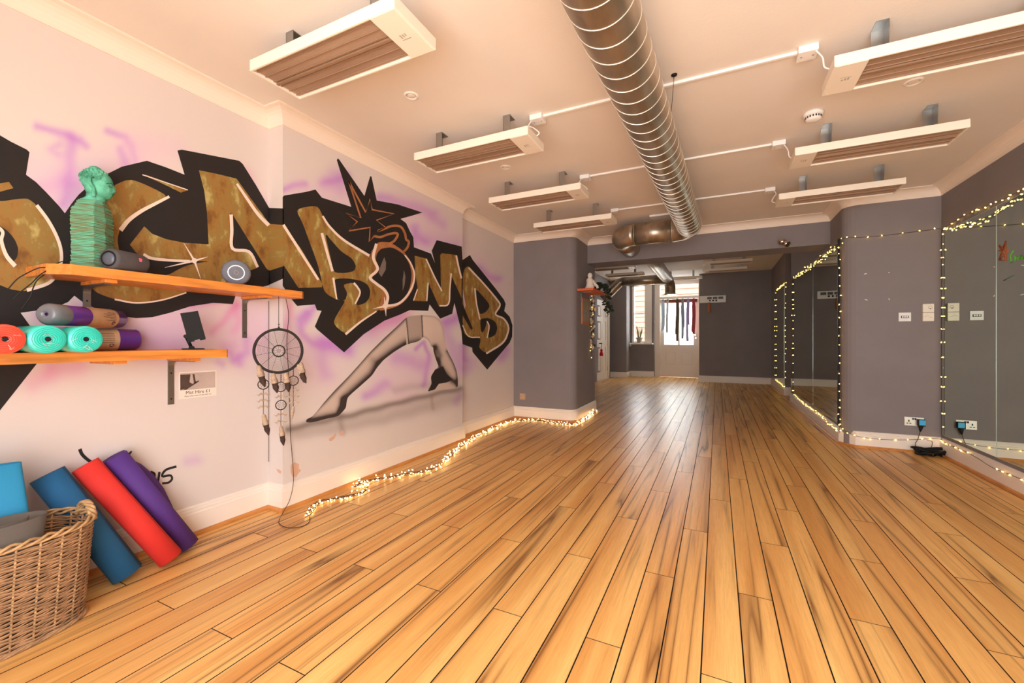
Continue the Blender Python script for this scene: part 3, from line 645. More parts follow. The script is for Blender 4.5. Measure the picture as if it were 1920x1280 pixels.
def figure():
    ys = np.arange(onX(570, 700, XB).y - .05, onX(862, 700, XB).y + .02, .005); zs = np.arange(.25, 1.35, .005)
    Yg, Zg = np.meshgrid(ys, zs); fw = -SN * XB + CS * Yg; rt = CS * XB + SN * Yg
    U = 960 + F * rt / fw; V = HOR - F * (Zg - CH) / fw
    ins = inside(U, V, FIG); d = seg_dist(U, V, FIG + FIG[:1])
    base = np.empty(U.shape + (3,)); skin = np.array(lin((222, 200, 186))); dark = np.array(lin((58, 46, 42)))
    # light along the upper edge of the limb, dark along the lower edge
    low = seg_dist(U, V, E2([(400,872),(500,845),(580,830),(635,770),(640,720),(650,690),(730,620),(820,540),(850,490),(900,430),(980,370),(1060,322),(1150,300)]))
    armb = seg_dist(U, V, E2([(1252,345),(1252,370),(1270,430),(1300,480),(1360,560),(1425,600)])); armr = seg_dist(U, V, E2([(1352,370),(1395,450),(1420,520),(1427,620)]))
    upp = seg_dist(U, V, E2([(355,850),(480,730),(650,550),(800,380),(1000,190),(1050,140)]))
    sh = .95 * np.exp(-(low / 10) ** 2) + .75 * np.exp(-(upp / 4.) ** 2) + .16
    leg = U < E2([(1060, 0)])[0][0]
    sh = np.where(leg, sh, .05 + .32 * np.exp(-(d / 3) ** 2))
    wa = np.clip((V - 616) / 34, 0, 1) * np.clip((U - 803) / 8, 0, 1); sh = sh * (1 - wa) + wa * (.18 + .8 * np.exp(-(armb / 6) ** 2) + .7 * np.exp(-(armr / 4) ** 2) + .5 * np.exp(-(seg_dist(U, V, E2([(1270,330),(1300,400),(1290,440)])) / 5) ** 2))
    sh += .8 * np.exp(-(seg_dist(U, V, E2([(615,710),(600,800)])) / 7) ** 2) + .6 * np.exp(-(seg_dist(U, V, E2([(360,868),(480,852),(570,832)])) / 5) ** 2) + .25 * np.exp(-(seg_dist(U, V, E2([(820,430),(860,450)])) / 8) ** 2)
    sho = inside(U, V, E2([(1055,130),(1085,120),(1170,114),(1180,268),(1150,300),(1075,320),(1065,230)])); sh = np.where(sho, .42 + .5 * np.exp(-(low / 7) ** 2), sh)
    sh += .6 * np.exp(-(seg_dist(U, V, E2([(1170,118),(1176,265)])) / 1.3) ** 2) + .5 * np.exp(-(seg_dist(U, V, E2([(1060,135),(1070,230),(1075,318)])) / 1.3) ** 2)
    hair = inside(U, V, E2([(1262,500),(1320,475),(1345,530),(1390,570),(1340,592),(1290,600),(1262,640),(1212,655),(1238,600),(1232,550)])); sh = np.where(hair, 1.15, sh)
    sh = np.clip(sh, 0, 1)[..., None]; col = skin * (1 - sh) + dark * sh
    col = np.where(hair[..., None], np.array(lin((36, 30, 29))), col)
    cells = ins[:-1, :-1] | ins[1:, :-1] | ins[:-1, 1:] | ins[1:, 1:]
    nu, nv_ = nearest(U, V, FIG + FIG[:1]); out = ~ins
    a_ = (nu - 960) / F; tt = XB / (-SN + a_ * CS); Yg = np.where(out, (CS + a_ * SN) * tt, Yg); Zg = np.where(out, CH + (HOR - nv_) / F * tt, Zg)
    idx = -np.ones(U.shape, int); need = np.zeros(U.shape, bool)
    for a in (slice(0, -1), slice(1, None)):
        for b in (slice(0, -1), slice(1, None)): need[a, b] |= cells
    idx[need] = np.arange(need.sum())
    me = bpy.data.meshes.new('painted_figure')
    V_ = np.stack([np.full(need.sum(), XB + .0007), Yg[need], Zg[need]], 1)
    i, j = np.nonzero(cells); F_ = np.stack([idx[i, j], idx[i, j + 1], idx[i + 1, j + 1], idx[i + 1, j]], 1)
    me.from_pydata(V_.tolist(), [], F_.tolist())
    at = me.color_attributes.new('paint', 'FLOAT_COLOR', 'POINT'); at.data.foreach_set('color', np.concatenate([col[need], np.ones((need.sum(), 1))], 1).ravel().astype(np.float32))
    me.materials.append(MATS['mural_wall']); o = bpy.data.objects.new('painted_figure', me); C.objects.link(o)
    tag(o, 'grey airbrushed figure in a bridge pose painted below the graffiti', 'mural')
figure()

# ------------------------------------------------------------------ mirrors
def mirror(name, x, ya, yb, za, zb, label, group):
    t = thing('tall_mirror', label, 'mirror', (x, (ya + yb) / 2, za), group)
    mb = MB(); mb.box(x + .0005, x + .005, ya + .003, yb - .003, za + .003, zb - .003); mb.build('mirror_pane', 'mirror_glass', t)
    mb = MB(); mb.box(x + .0012, x + .0145, ya, yb, za, zb); mb.build('glass_edge', 'mirror_edge', t)
for i, (a, b, lab) in enumerate(((4.556, 5.43, 'tall mirror panel beside the light switch pier'), (3.5, 4.55, 'tall mirror panel with pen writing at the right edge'), (2.4, 3.494, 'mirror panel nearer than the one with pen writing'))):
    mirror('wall_mirror', XR - .0145, a, b, .2, 2.135, lab, 'near mirror panels')
for a, b, lab in ((5.69, 6.995, 'mirror panel nearest the rounded edge of the switch pier'), (7.0, 8.93, 'mirror panel between the switch pier and the dark recess')):
    mirror('wall_mirror', XM2 - .0145, a, b, .2, 2.17, lab, 'middle mirror panels')
mirror('wall_mirror', 1.222 - .0145, 10.06, 12.3, .2, 2.27, 'farthest narrow mirror next to the dark end wall', 'far mirror panels')
mb = MB(); mb.box(XM2 - .016, XM2, 5.655, 5.685, .2, 2.2); tag(mb.build('mirror_edge_strip', 'black_plastic'), 'black edge strip at the near side of the middle mirror', 'edge strip')
# pen marks on the near mirror
def pen(name, strokes_, m, label):
    t = thing(name, label, 'drawing', tuple(onX(strokes_[0][0][0], strokes_[0][0][1], XR - .0147)))
    for s in strokes_:
        mb = MB(); mb.tube([onX(u, v, XR - .0150) for u, v in s], .004, 5); mb.build('pen_stroke', m, t)
pen('star_drawing', [[(1873,487),(1885,452),(1886,489),(1873,487)], [(1872,470),(1890,470)], [(1874,462),(1886,489)], [(1873,460),(1890,471),(1873,487)]], 'pen_orange', 'orange six-pointed star drawn in pen on the near mirror')
pen('pen_writing', [[(1900,470),(1894,478),(1896,492),(1903,488),(1903,480)], [(1908,481),(1906,486),(1909,487),(1911,482),(1908,481)], [(1912,487),(1914,479),(1916,486)], [(1918,486),(1920,478),(1923,484)], [(1925,480),(1929,478),(1926,474),(1926,484),(1930,482)]], 'pen_green', 'green handwritten word Gone on the near mirror')
pen('pen_smudge', [[(1882,526),(1892,520),(1902,515)]], 'pen_teal', 'faint teal pen smudge below the green writing on the mirror')

# ------------------------------------------------------------------ ceiling heaters
def make_heater(label):
    t = thing('ceiling_heater', label, 'heater', (0, 0, 0), 'infrared ceiling heaters')
    lx, ly, hz = .44, .135, .052          # origin at the centre of the top, cover at +x
    mb = MB(); mb.rbox(-lx, lx, -ly, -ly + .012, -hz, 0, .004); mb.rbox(-lx, lx, ly - .012, ly, -hz, 0, .004); mb.rbox(-lx, -lx + .01, -ly, ly, -hz, 0, .003); mb.rbox(lx - .012, lx, -ly, ly, -hz, 0, .005); mb.box(-lx + .002, lx - .002, -ly + .002, ly - .002, -.008, -.002)
    mb.build('casing', 'heater_white', t)
    mb = MB(); mb.rbox(lx - .13, lx - .006, -ly + .004, ly - .004, -hz - .002, -.012, .003); c = mb.build('end_cover', 'heater_white', t)
    mb = MB()
    for q in range(3): mb.box(lx - .085 + q * .012, lx - .078 + q * .012, -.01, .012 - .004 * q, -hz - .0026, -hz - .002)
    mb.box(lx - .09, lx - .045, .018, .022, -hz - .0026, -hz - .002); mb.build('emblem', 'mark_beige', c)
    for s in (-1, 1):
        mb = MB(); mb.add([(-lx + .012, s * .008, -.040), (lx - .131, s * .008, -.040), (lx - .131, s * (ly - .014), -.040), (-lx + .012, s * (ly - .014), -.040)], [(0, 1, 2, 3)])
        mb.build('emitter_panel', 'emitter', t)
    mb = MB()
    for q in range(6):
        y = -ly + .03 + q * (2 * ly - .06) / 5; mb.box(-lx + .012, lx - .131, y - .0013, y + .0013, -.046, -.041)
    mb.build('grille_bars', 'grille', t)
    mb = MB(); mb.box(-lx + .011, lx - .131, -.006, .006, -.050, -.040); mb.build('centre_rib', 'grille', t)
    for x in (-.3, .24):
        mb = MB(); mb.box(x - .025, x + .025, -.03, -.027, 0, .16); mb.box(x - .025, x - .022, -.03, .05, 0, .16); mb.box(x - .025, x + .025, -.03, .05, .157, .16); mb.box(x - .025, x + .025, -.03, .05, 0, .003); mb.build('bracket', 'steel', t)
    return t
mat('emitter', (186, 160, 138), .5, .2, noise=.6, scale=1.1, stretch=(1, 3, 1), rgb2=(160, 132, 112)); mat('grille', (170, 136, 108), .5, .3)
ZT = H - .16
hp = make_heater('large ceiling heater nearest the viewer, above the bust shelf')
hp.location = (-1.55, 1.39, ZT)
spots = [((-1.49, 2.52), 0, 'second ceiling heater from the viewer, left of the duct'), ((-1.47, 3.57), 0, 'third ceiling heater from the viewer, left of the duct'), ((-1.43, 4.54), 0, 'ceiling heater left of the duct, close to the grey pier'),
         ((.93, 2.56), PI, 'ceiling heater at the top right corner of the view'), ((.92, 3.6), PI, 'middle ceiling heater of the row on the right'), ((.94, 4.62), PI, 'ceiling heater right of the duct, closest to the switch pier')]
for (x, y), rz, lab in spots: dup(hp, (x, y, ZT), lab, rz)
ZF = HF - .16
for (x, y), rz, lab in (((-2.03, 9.3), 0, 'back-room ceiling heater just behind the beam on the left'), ((-2.0, 10.35), 0, 'back-room ceiling heater above the cross duct'), ((.18, 9.62), PI, 'back-room ceiling heater behind the beam on the right'), ((.14, 10.62), PI, 'back-room ceiling heater closest to the end wall'), ((-.78, 11.6), 0, 'back-room ceiling heater near the glazed door')):
    dup(hp, (x, y, ZF), lab, rz)

# cable trunking, junction boxes and flex
JL = [((1014, 214), (1032, 208)), ((1106, 326), None), ((1158, 388), None)]
for i, (y, xa, xb) in enumerate(((2.60, -1.03, .37), (3.73, -1.03, .37), (4.83, -1.0, .42))):
    names = ['nearest', 'middle', 'farthest'][i]
    mb = MB(); mb.rbox(xa, xb, y - .009, y + .009, H - .014, H + .001, .002); tag(mb.build('cable_trunking', 'white_plastic'), f'{names} white cable trunking across the ceiling over the duct', 'trunking', 'ceiling cable trunkings')
    for x, s, w in ((xa, -1, 'left'), (xb, 1, 'right')):
        t = thing('junction_box', f'white junction box at the {w} end of the {names} ceiling trunking', 'junction box', (x + s * .035, y, H), 'ceiling junction boxes')
        mb = MB(); mb.rbox(x if s > 0 else x - .085, x + .085 if s > 0 else x, y - .043, y + .043, H - .034, H, .003); mb.build('box_body', 'white_plastic', t)
        for q in (-.025, .025):
            mb = MB(); mb.cyl((x + s * (.0425 + q), y, H - .036), (x + s * (.0425 + q), y, H - .033), .004, 8); mb.build('screw', 'steel', t)
        mb = MB(); hx = -1.05 if s < 0 else .485
        mb.tube(catmull([(x + s * .07, y - .02, H - .02), (x + s * .09, y - .045, H - .07), ((x + hx) / 2 + s * .04, y - .06, H - .10), (hx - s * .01, y - .055, ZT + .02), (hx + s * .02, y - .06, ZT - .003)], 6), .004, 6); mb.build('flex_cable', 'white_plastic', t)
# downlights, smoke detector, access plate, hook wire
def downlight(p, lab, z=H):
    t = thing('recessed_downlight', lab, 'downlight', (p[0], p[1], z), 'recessed ceiling downlights')
    mb = MB(); mb.lathe([(.044, 0), (.044, -.004), (.038, -.008), (.030, -.006), (.026, .003)], 28, org=(p[0], p[1], z), cap=False); mb.build('rim', 'white_plastic', t)
    mb = MB(); mb.lathe([(.027, -.002), (.02, -.005), (.004, -.006)], 20, org=(p[0], p[1], z)); mb.build('lens', 'box_cream', t)
for p, lab in (((771, 179), 'recessed downlight beside the nearest ceiling heater'), ((948, 313), 'recessed downlight behind the second left heater'), ((1713, 153), 'recessed downlight below the top right heater'), ((1600, 296), 'recessed downlight behind the middle right heater')):
    q = onZ(*p, H); downlight((q.x, q.y), lab)
q = onZ(1525, 220, H - .03); t = thing('smoke_detector', 'round white smoke detector on the ceiling right of the duct', 'smoke detector', (q.x, q.y, H))
mb = MB(); mb.lathe([(.056, 0), (.056, -.012), (.052, -.022), (.046, -.024)], 32, org=(q.x, q.y, H)); mb.build('base', 'white_plastic', t)
mb = MB(); mb.lathe([(.046, -.024), (.045, -.042), (.034, -.052), (.01, -.054)], 32, org=(q.x, q.y, H)); d = mb.build('dome', 'white_plastic', t)
mb = MB()
for k in range(18):
    a = 2 * PI * k / 18; mb.obox((q.x + .0457 * math.cos(a), q.y + .0457 * math.sin(a), H - .034), (math.cos(a), math.sin(a), 0), (-math.sin(a), math.cos(a), 0), (0, 0, 1), .001, .004, .006)
mb.build('vents', 'dark_metal', d)
pa = onZ(1218, 404, H)
mb = MB(); mb.rbox(pa.x, pa.x + .5, 5.22, 5.36, H - .022, H, .004); tag(mb.build('ceiling_plate', 'white_plastic'), 'flat white plate on the ceiling above the duct elbow', 'plate')
q = onZ(1264, 140, H); t = thing('ceiling_hook', 'dark ceiling hook with a thin wire holding the duct', 'hook', (q.x, q.y, H))
mb = MB(); mb.lathe([(.017, 0), (.015, -.006), (.006, -.01)], 16, org=(q.x, q.y, H)); mb.build('rose', 'dark_metal', t)
mb = MB(); mb.tube([(q.x, q.y, H - .005), (-.245, q.y + .12, 2.42)], .0015, 5); mb.build('wire', 'dark_metal', t)

# ------------------------------------------------------------------ ducts
R = .127
def dx(y): return -.447 + .0335 * (y - .2)
duct = thing('ventilation_duct', 'galvanised spiral duct running along the front studio ceiling', 'duct', (-.4, 2, 2.4))
def dz(y): return 2.408 - .004 * y
mb = MB(); pts = [(dx(y), y, dz(y)) for y in np.linspace(BACK + .05, 5.1, 40)]; mb.tube(pts, R, 56); mb.build('main_pipe', 'galvanised', duct)
mb = MB(); hel = []
for i in range(int((5.08 - BACK) / .112 * 40)):
    y = BACK + .06 + i * .112 / 40; a = 2 * PI * i / 40; hel.append((dx(y) + (R + .0008) * math.cos(a), y, dz(y) + (R + .0008) * math.sin(a)))
hel = [p for p in hel if p[1] > -.4]; mb.tube(hel, .0026, 4); mb.build('spiral_seam', 'seam_steel', duct)
EX, EY, EZ = dx(5.1), 5.1, dz(5.1)
def elbow(p0, d0, d1, r, n=9):
    p0 = Vector(p0); d0 = Vector(d0); d1 = Vector(d1); c = p0 + d1 * r
    return [c - d1 * r * math.cos(t) + d0 * r * math.sin(t) for t in [PI / 2 * i / (n - 1) for i in range(n)]]
e1 = elbow((EX, EY, EZ), (0, 1, 0), (-1, 0, 0), .19); mb = MB(); mb.tube(e1, R + .003, 48); mb.build('elbow', 'galvanised', duct)
mb = MB(); mb.tube([e1[-1], (-.9, e1[-1].y, EZ)], R, 48); mb.build('cross_pipe', 'galvanised', duct)
for x in (-.52, -.56, -.72, -.76):
    mb = MB(); mb.tube([(x + .001, e1[-1].y, EZ), (x, e1[-1].y, EZ), (x - .002, e1[-1].y, EZ)], [R + .002, R + .004, R + .002], 48); mb.build('joint_band', 'galvanised', duct)
e2 = elbow((-.9, e1[-1].y, EZ), (-1, 0, 0), (0, 1, 0), .19); mb = MB(); mb.tube(e2, R + .003, 48); mb.build('elbow', 'galvanised', duct)
mb = MB(); mb.tube([e2[-1], (e2[-1].x, YBM - .02, EZ)], R, 48); mb.build('wall_stub', 'galvanised', duct)
for p, d in ((e1[0], (0, 1, 0)), (e1[-1], (1, 0, 0)), (e2[0], (1, 0, 0)), (e2[-1], (0, 1, 0))):
    d = Vector(d); a = d.orthogonal().normalized(); b = d.cross(a)
    mb = MB(); mb.tube([Vector(p) + (R + .004) * (math.cos(t) * a + math.sin(t) * b) for t in [2 * PI * k / 48 for k in range(48)]], .003, 5, closed=True); mb.build('collar', 'seam_steel', duct)
d2 = thing('ventilation_duct', 'galvanised duct in the back room ending in a downward outlet by the glazed door', 'duct', (-1.09, 9, 2.6))
XD = -1.09; ZD = 2.6; R2 = .125; YE = 10.75
mb = MB(); mb.tube([(XD, YBM1 - .05, ZD), (XD, YE, ZD)], R2, 48); mb.build('main_pipe', 'galvanised', d2)
mb = MB(); mb.tube([(XD + (R2 + .001) * math.cos(a * PI / 14), YBM1 + a * .11 / 28, ZD + (R2 + .001) * math.sin(a * PI / 14)) for a in range(int((YE - YBM1) / .11 * 28))], .003, 4); mb.build('spiral_seam', 'seam_steel', d2)
mb = MB(); mb.tube([(XD, YE, ZD), (XD, YE + .14, ZD), (XD + .01, YE + .28, ZD - .05), (XD + .04, YE + .36, ZD - .16), (XD + .04, YE + .36, ZD - .36)], R2, 40); mb.build('elbow', 'galvanised', d2)
mb = MB(); mb.lathe([(R2, -.33), (R2 + .01, -.35), (R2 + .055, -.372), (R2 + .055, -.376), (R2, -.37)], 40, org=(XD + .04, YE + .36, ZD), cap=False); mb.build('flange', 'galvanised', d2)
mb = MB(); mb.tube([(XD - .02, YE - .02, ZD - .03), (-2.15, YE - .02, ZD - .03)], R2 - .012, 40); mb.build('branch_pipe', 'galvanised', d2)
mb = MB(); mb.tube([(-2.13, YE - .02, ZD - .03), (-2.2, YE - .02, ZD - .045), (-2.46, YE - .05, ZD - .30), (-2.62, YE - .05, ZD - .44)], R2 - .012, 40); mb.build('branch_bend', 'galvanised', d2)
# chrome spotlight on the beam
q = onY(1466, 453, YBM - .04); t = thing('spotlight', 'chrome ball spotlight fixed to the grey beam', 'spotlight', (q.x, YBM, q.z))
mb = MB(); mb.lathe([(.03, 0), (.03, -.01), (.012, -.014)], 20, axis=(0, 1, 0), org=(q.x, YBM, q.z)); mb.build('wall_plate', 'chrome', t)
mb = MB(); mb.sphere((q.x, YBM - .05, q.z), .042, 20, 14); mb.build('ball', 'chrome', t)
mb = MB(); mb.tube([(q.x + .02, YBM - .07, q.z - .02), (q.x + .055, YBM - .1, q.z - .05)], [.03, .036], 20); mb.build('lamp_head', 'chrome', t)

# ------------------------------------------------------------------ wall shelves
def screw_dot(mb, p, ax): mb.cyl(p, Vector(p) + Vector(ax) * .002, .004, 8)
def shelf_bracket(parent, y, ztop, x0=XL, batten=True, arm=.21):
    if batten:
        mb = MB(); mb.rbox(x0 + .002, x0 + arm + .03, y - .022, y + .022, ztop - .016, ztop, .002); mb.build('batten', 'pine', parent)
        ztop -= .016
    mb = MB(); w = .014
    pr = [(x0, ztop - .24), (x0 + .005, ztop - .24), (x0 + .005, ztop - .035)] + [(x0 + .035 - .03 * math.cos(a), ztop - .035 + .03 * math.sin(a)) for a in [PI / 2 * i / 5 for i in range(1, 6)]] + [(x0 + arm, ztop - .005), (x0 + arm, ztop), (x0, ztop)]
    n = len(pr); mb.add([(px, y - w, pz) for px, pz in pr] + [(px, y + w, pz) for px, pz in pr], [tuple(range(n)), tuple(range(2 * n - 1, n - 1, -1))] + [(i, n + i, n + (i + 1) % n, (i + 1) % n) for i in range(n)])
    b = mb.build('bracket', 'bracket_steel', parent)
    for dz_ in (.07, .21):
        m2 = MB(); screw_dot(m2, (x0 + .005, y, ztop - dz_), (1, 0, 0)); m2.build('screw', 'dark_metal', b)
ZS1 = 1.415; XF = -2.40
up = thing('pine_shelf', 'upper orange pine shelf on metal brackets, crossing the wall corner', 'shelf', (XL, 1.3, ZS1))
mb = MB(); mb.prism([(XL + .001, .72), (-2.47, .722), (XF, .776), (XF, 1.855), (-2.425, 1.885), (XB + .001, 1.885), (XB + .001, YB0 - .003), (XL + .001, YB0 - .003)], ZS1 - .043, ZS1); mb.build('shelf_board', 'pine', up)
shelf_bracket(up, .915, ZS1 - .043); shelf_bracket(up, 1.652, ZS1 - .043)
ZS2 = 1.052
lo = thing('pine_shelf', 'lower orange pine shelf holding rolled yoga mats', 'shelf', (XL, .9, ZS2))
mb = MB(); mb.prism([(XL + .001, -.1), (XF, -.1), (XF, 1.39), (-2.415, 1.405), (XL + .001, 1.405)], ZS2 - .043, ZS2); mb.build('shelf_board', 'pine', lo)
shelf_bracket(lo, 1.255, ZS2 - .043); shelf_bracket(lo, .2, ZS2 - .043)
yb_ = onX(226, 676, -2.43).y; mb = MB(); mb.rbox(XL + .002, -2.43, yb_ - .024, yb_ + .024, ZS2 - .06, ZS2 - .043, .002); mb.build('batten', 'pine', lo)

# ------------------------------------------------------------------ carved bust on the upper shelf
bx, by = -2.552, .90
bust = thing('carved_bust', 'turquoise carved wooden bust with slatted body on the upper shelf', 'statue', (bx, by, ZS1))
d = Vector((.55, .835, 0)); p_ = Vector((.835, -.55, 0)); zz = Vector((0, 0, 1)); ctr = Vector((bx, by, 0))
mb = MB(); nsl = 46; hb = .315
for i in range(nsl):
    z0 = ZS1 + hb * i / nsl; z1 = z0 + hb / nsl - rng.uniform(.0006, .0016); t = (i + .5) / nsl
    wd = .096 if t < .78 else .096 * (1 - .55 * ((t - .78) / .22) ** 1.6); dp = .052 if t < .7 else .052 * (1 - .35 * ((t - .7) / .3) ** 2)
    j = lambda: rng.uniform(-.0026, .0026)
    ring = [(-dp + j() * 1.2, wd * .95), (dp * .45 + j(), wd + j()), (dp + j(), wd * .62), (dp * 1.25 + j(), 0), (dp + j(), -wd * .62), (dp * .45 + j(), -wd + j()), (-dp + j() * 1.2, -wd * .95)]
    vs = [ctr + d * a + p_ * b + zz * z0 for a, b in ring] + [ctr + d * a + p_ * b + zz * z1 for a, b in ring]; n = len(ring)
    mb.add(vs, [tuple(range(n))[::-1], tuple(range(n, 2 * n))] + [(k, (k + 1) % n, n + (k + 1) % n, n + k) for k in range(n)])
mb.build('slatted_torso', 'patina_rust', bust, kind='stuff')
hz = ZS1 + hb
mb = MB(); mb.tube([ctr + zz * (hz - .012) + d * .0, ctr + zz * (hz + .012) + d * .006, ctr + zz * (hz + .03) + d * .01], [.05, .034, .036], 18); mb.build('neck', 'patina', bust)
hc = ctr + zz * (hz + .078) + d * .016
def head_pt(th, c_):                      # azimuth from the face direction, height -1..1
    a, b = math.cos(th), math.sin(th); e_ = 2.9 if (a > 0 and c_ < 0) else 2.2
    s_ = max(0., 1 - abs(c_) ** e_) ** (1 / e_)
    X = .050 * s_ * a; Y = .043 * s_ * b * (1 - .14 * max(0, -c_) ** 2); Z = .064 * c_
    fr = max(0, a) ** 2
    X += fr * math.exp(-(Y / .0065) ** 2) * .0105 * max(0, min(1, (.18 - c_) / .5)) * (1 if c_ > -.34 else math.exp(-((c_ + .34) / .05) ** 2))
    X += fr * math.exp(-(Y / .011) ** 2) * (.0035 * math.exp(-((c_ + .50) / .05) ** 2) + .0035 * math.exp(-((c_ + .62) / .05) ** 2) + .003 * math.exp(-((c_ + .86) / .09) ** 2))
    X -= fr * .0045 * math.exp(-((abs(Y) - .017) / .009) ** 2) * math.exp(-((c_ + .04) / .10) ** 2)
    X += fr * .002 * math.exp(-((c_ - .16) / .06) ** 2)
    return hc + d * X + p_ * Y + zz * Z
mb = MB(); n, m = 56, 44; vs = []; fs = []
for i in range(m + 1):
    for k in range(n): vs.append(head_pt(2 * PI * k / n, math.cos(PI * i / m)))
for i in range(m):
    for k in range(n): fs.append((i * n + k, (i + 1) * n + k, (i + 1) * n + (k + 1) % n, i * n + (k + 1) % n))
mb.add(vs, fs, True); head = mb.build('head', 'patina', bust)
mb = MB(); mb.sphere(hc + zz * .018 - d * .010, .052, 20, 12, (.98, .90, 1.04), (d, p_, zz)); mb.sphere(hc + zz * .066 - d * .012, .024, 14, 8, (1, 1, .8))
for i in range(130):
    ph = math.acos(rng.uniform(-.05, 1)); th = rng.uniform(0, 2 * PI)
    v = d * math.sin(ph) * math.cos(th) + p_ * math.sin(ph) * math.sin(th) * .88 + zz * math.cos(ph)
    if v.dot(d) > .5 and v.z < .62: continue
    mb.sphere(hc + zz * .018 - d * .010 + v * .0528, .0065, 6, 4)
mb.build('curled_hair', 'patina', head, kind='stuff')
for s_ in (-1, 1):
    mb = MB(); e = hc + p_ * .046 * s_ - d * .006
    mb.tube([e + zz * .022, e + zz * .02 + p_ * .008 * s_ - d * .012, e - zz * .004 + p_ * .007 * s_ - d * .012, e - zz * .03, e - zz * .058, e - zz * .066], [.005, .007, .007, .007, .008, .004], 8); mb.build('ear', 'patina', head)
mb = MB()
def on_face(pts): return [head_pt(t_, c_) + (head_pt(t_, c_) - hc).normalized() * .0006 for t_, c_ in pts]
for s_ in (-1, 1):
    mb.tube(on_face([(s_ * .16, .10), (s_ * .4, .2), (s_ * .7, .14), (s_ * .85, .06)]), .0016, 5)
    mb.tube(on_face([(s_ * .22, -.05), (s_ * .42, -.09), (s_ * .62, -.04)]), .0013, 5)
mb.tube(on_face([(-.3, -.55), (-.12, -.57), (0, -.56), (.12, -.57), (.3, -.55)]), .0014, 5)
mb.build('face_lines', 'patina_line', head, kind='stuff')


# portable speaker, smart speaker
p0 = onX(204, 485, -2.42); p1 = onX(253, 495, -2.47); p0.z = p1.z = ZS1 + .047; ax = (p1 - p0).normalized()
p1 = p0 + ax * .16
sp = thing('portable_speaker', 'dark grey cylindrical portable speaker lying in front of the bust', 'speaker', tuple(p0 - Vector((0, 0, .047))))
mb = MB(); mb.lathe([(.030, .004), (.036, -.002), (.043, 0), (.047, .012), (.0475, .08), (.047, .145), (.043, .158), (.036, .162), (.03, .156)], 32, axis=ax, org=p0); mb.build('body', 'speaker_grey', sp)
mb = MB(); mb.lathe([(.036, .001), (.034, -.004), (.028, .001), (.028, .003)], 28, axis=ax, org=p0, cap=False); mb.build('end_ring', 'black_plastic', sp)
mb = MB(); mb.lathe([(.0295, .001), (.026, -.004), (.012, -.008), (.002, -.009)], 28, axis=ax, org=p0); mb.build('cone', 'speaker_cone', sp)
side = Vector((0, 0, 1)).cross(ax).normalized(); side = side if side.x > 0 else -side
mb = MB(); c = p0 + ax * .105 + (side * .94 + Vector((0, 0, .25))).normalized() * .0474; mb.obox(c, ax, (0, 0, 1), side, .006, .007, .0012); mb.build('logo_badge', 'badge_red_glow', sp)
pc = onX(443, 507, -2.47); pc.z = ZS1 + .071; toc = (Vector((0, 0, 1.25)) - pc).normalized()
pk = thing('smart_speaker', 'round grey smart speaker with a white light ring at the shelf end', 'speaker', (pc.x, pc.y, ZS1))
mb = MB(); mb.lathe([(.04, -.035), (.062, -.03), (.07, -.012), (.072, 0), (.069, .014), (.06, .022), (.03, .027), (.004, .028)], 36, axis=toc, org=pc); mb.build('body', 'puck_grey', pk)
a = toc.orthogonal().normalized(); b = toc.cross(a)
for r_, w_, m_, h_ in ((.039, .0022, 'ring_white', .0262), (.011, .0009, 'mark_beige', .028)):
    mb = MB(); mb.tube([pc + toc * h_ + r_ * (math.cos(t) * a + math.sin(t) * b) for t in [2 * PI * k / 40 for k in range(40)]], w_, 6, closed=True); mb.build('light_ring' if r_ > .02 else 'centre_ring', m_, pk)
# loose cables hanging off the shelf end
for i, pts in enumerate(([(85,501),(70,503),(45,515),(30,525),(15,542)], [(118,500),(95,504),(75,515),(60,530),(40,546),(25,560)], [(88,511),(70,525),(62,540),(57,556),(40,580)], [(172,499),(160,492),(130,488),(108,493),(98,501)])):
    mb = MB(); mb.tube(catmull([onX(u, v, -2.44 - .03 * i) for u, v in pts], 6), .0022, 6)
    tag(mb.build('loose_cable', 'wire_black'), ['black cable draped over the left end of the upper shelf, outermost', 'black cable draped over the left end of the upper shelf, middle', 'black cable under the left end of the upper shelf', 'thin black cable looping up beside the bust base'][i], 'cable', 'cables by the bust')

# ------------------------------------------------------------------ rolled mats on the lower shelf
def swirl(mb, c, axis, r0, r1, turns, w, n=60):
    a = axis.orthogonal().normalized(); b = axis.cross(a); pts = [c + (r0 + (r1 - r0) * i / n) * (math.cos(2 * PI * turns * i / n) * a + math.sin(2 * PI * turns * i / n) * b) for i in range(n + 1)]
    mb.tube(pts, w, 4)
def shelf_mat(y, m, lab, r=.0525, x0=-2.245, ln=.295):
    t = thing('rolled_yoga_mat', lab, 'yoga mat', (x0 - ln / 2, y, ZS2), 'rolled mats on the lower shelf')
    ax = Vector((-1, 0.04, 0)).normalized(); o = Vector((x0, y, ZS2 + r))
    mb = MB(); mb.lathe([(.006, .004), (.012, .001), (r - .004, 0), (r, .006), (r, ln - .006), (r - .004, ln), (.01, ln)], 40, axis=ax, org=o); mb.build('roll', m, t)
    mb = MB(); swirl(mb, o, ax, .008, r - .006, 6, .0009, 160); mb.build('end_swirl', m + '_edge', t)
    mb = MB(); mb.lathe([(.009, .0), (.006, -.002), (.004, .002)], 12, axis=ax, org=o); mb.build('core_hole', 'black_plastic', t)
    for k in range(6):
        q = rng.uniform(0, 2 * PI); rr = rng.uniform(.012, .042); c = o + Vector((.0006, rr * math.cos(q), rr * math.sin(q)))
        mb = MB(); mb.tube([c, c + Vector((.001, rng.uniform(-.012, .012), rng.uniform(-.014, .014))), c + Vector((0, rng.uniform(-.02, .02), rng.uniform(-.012, .012)))], .0008, 4); mb.build('film_crease', 'cling_film', t)
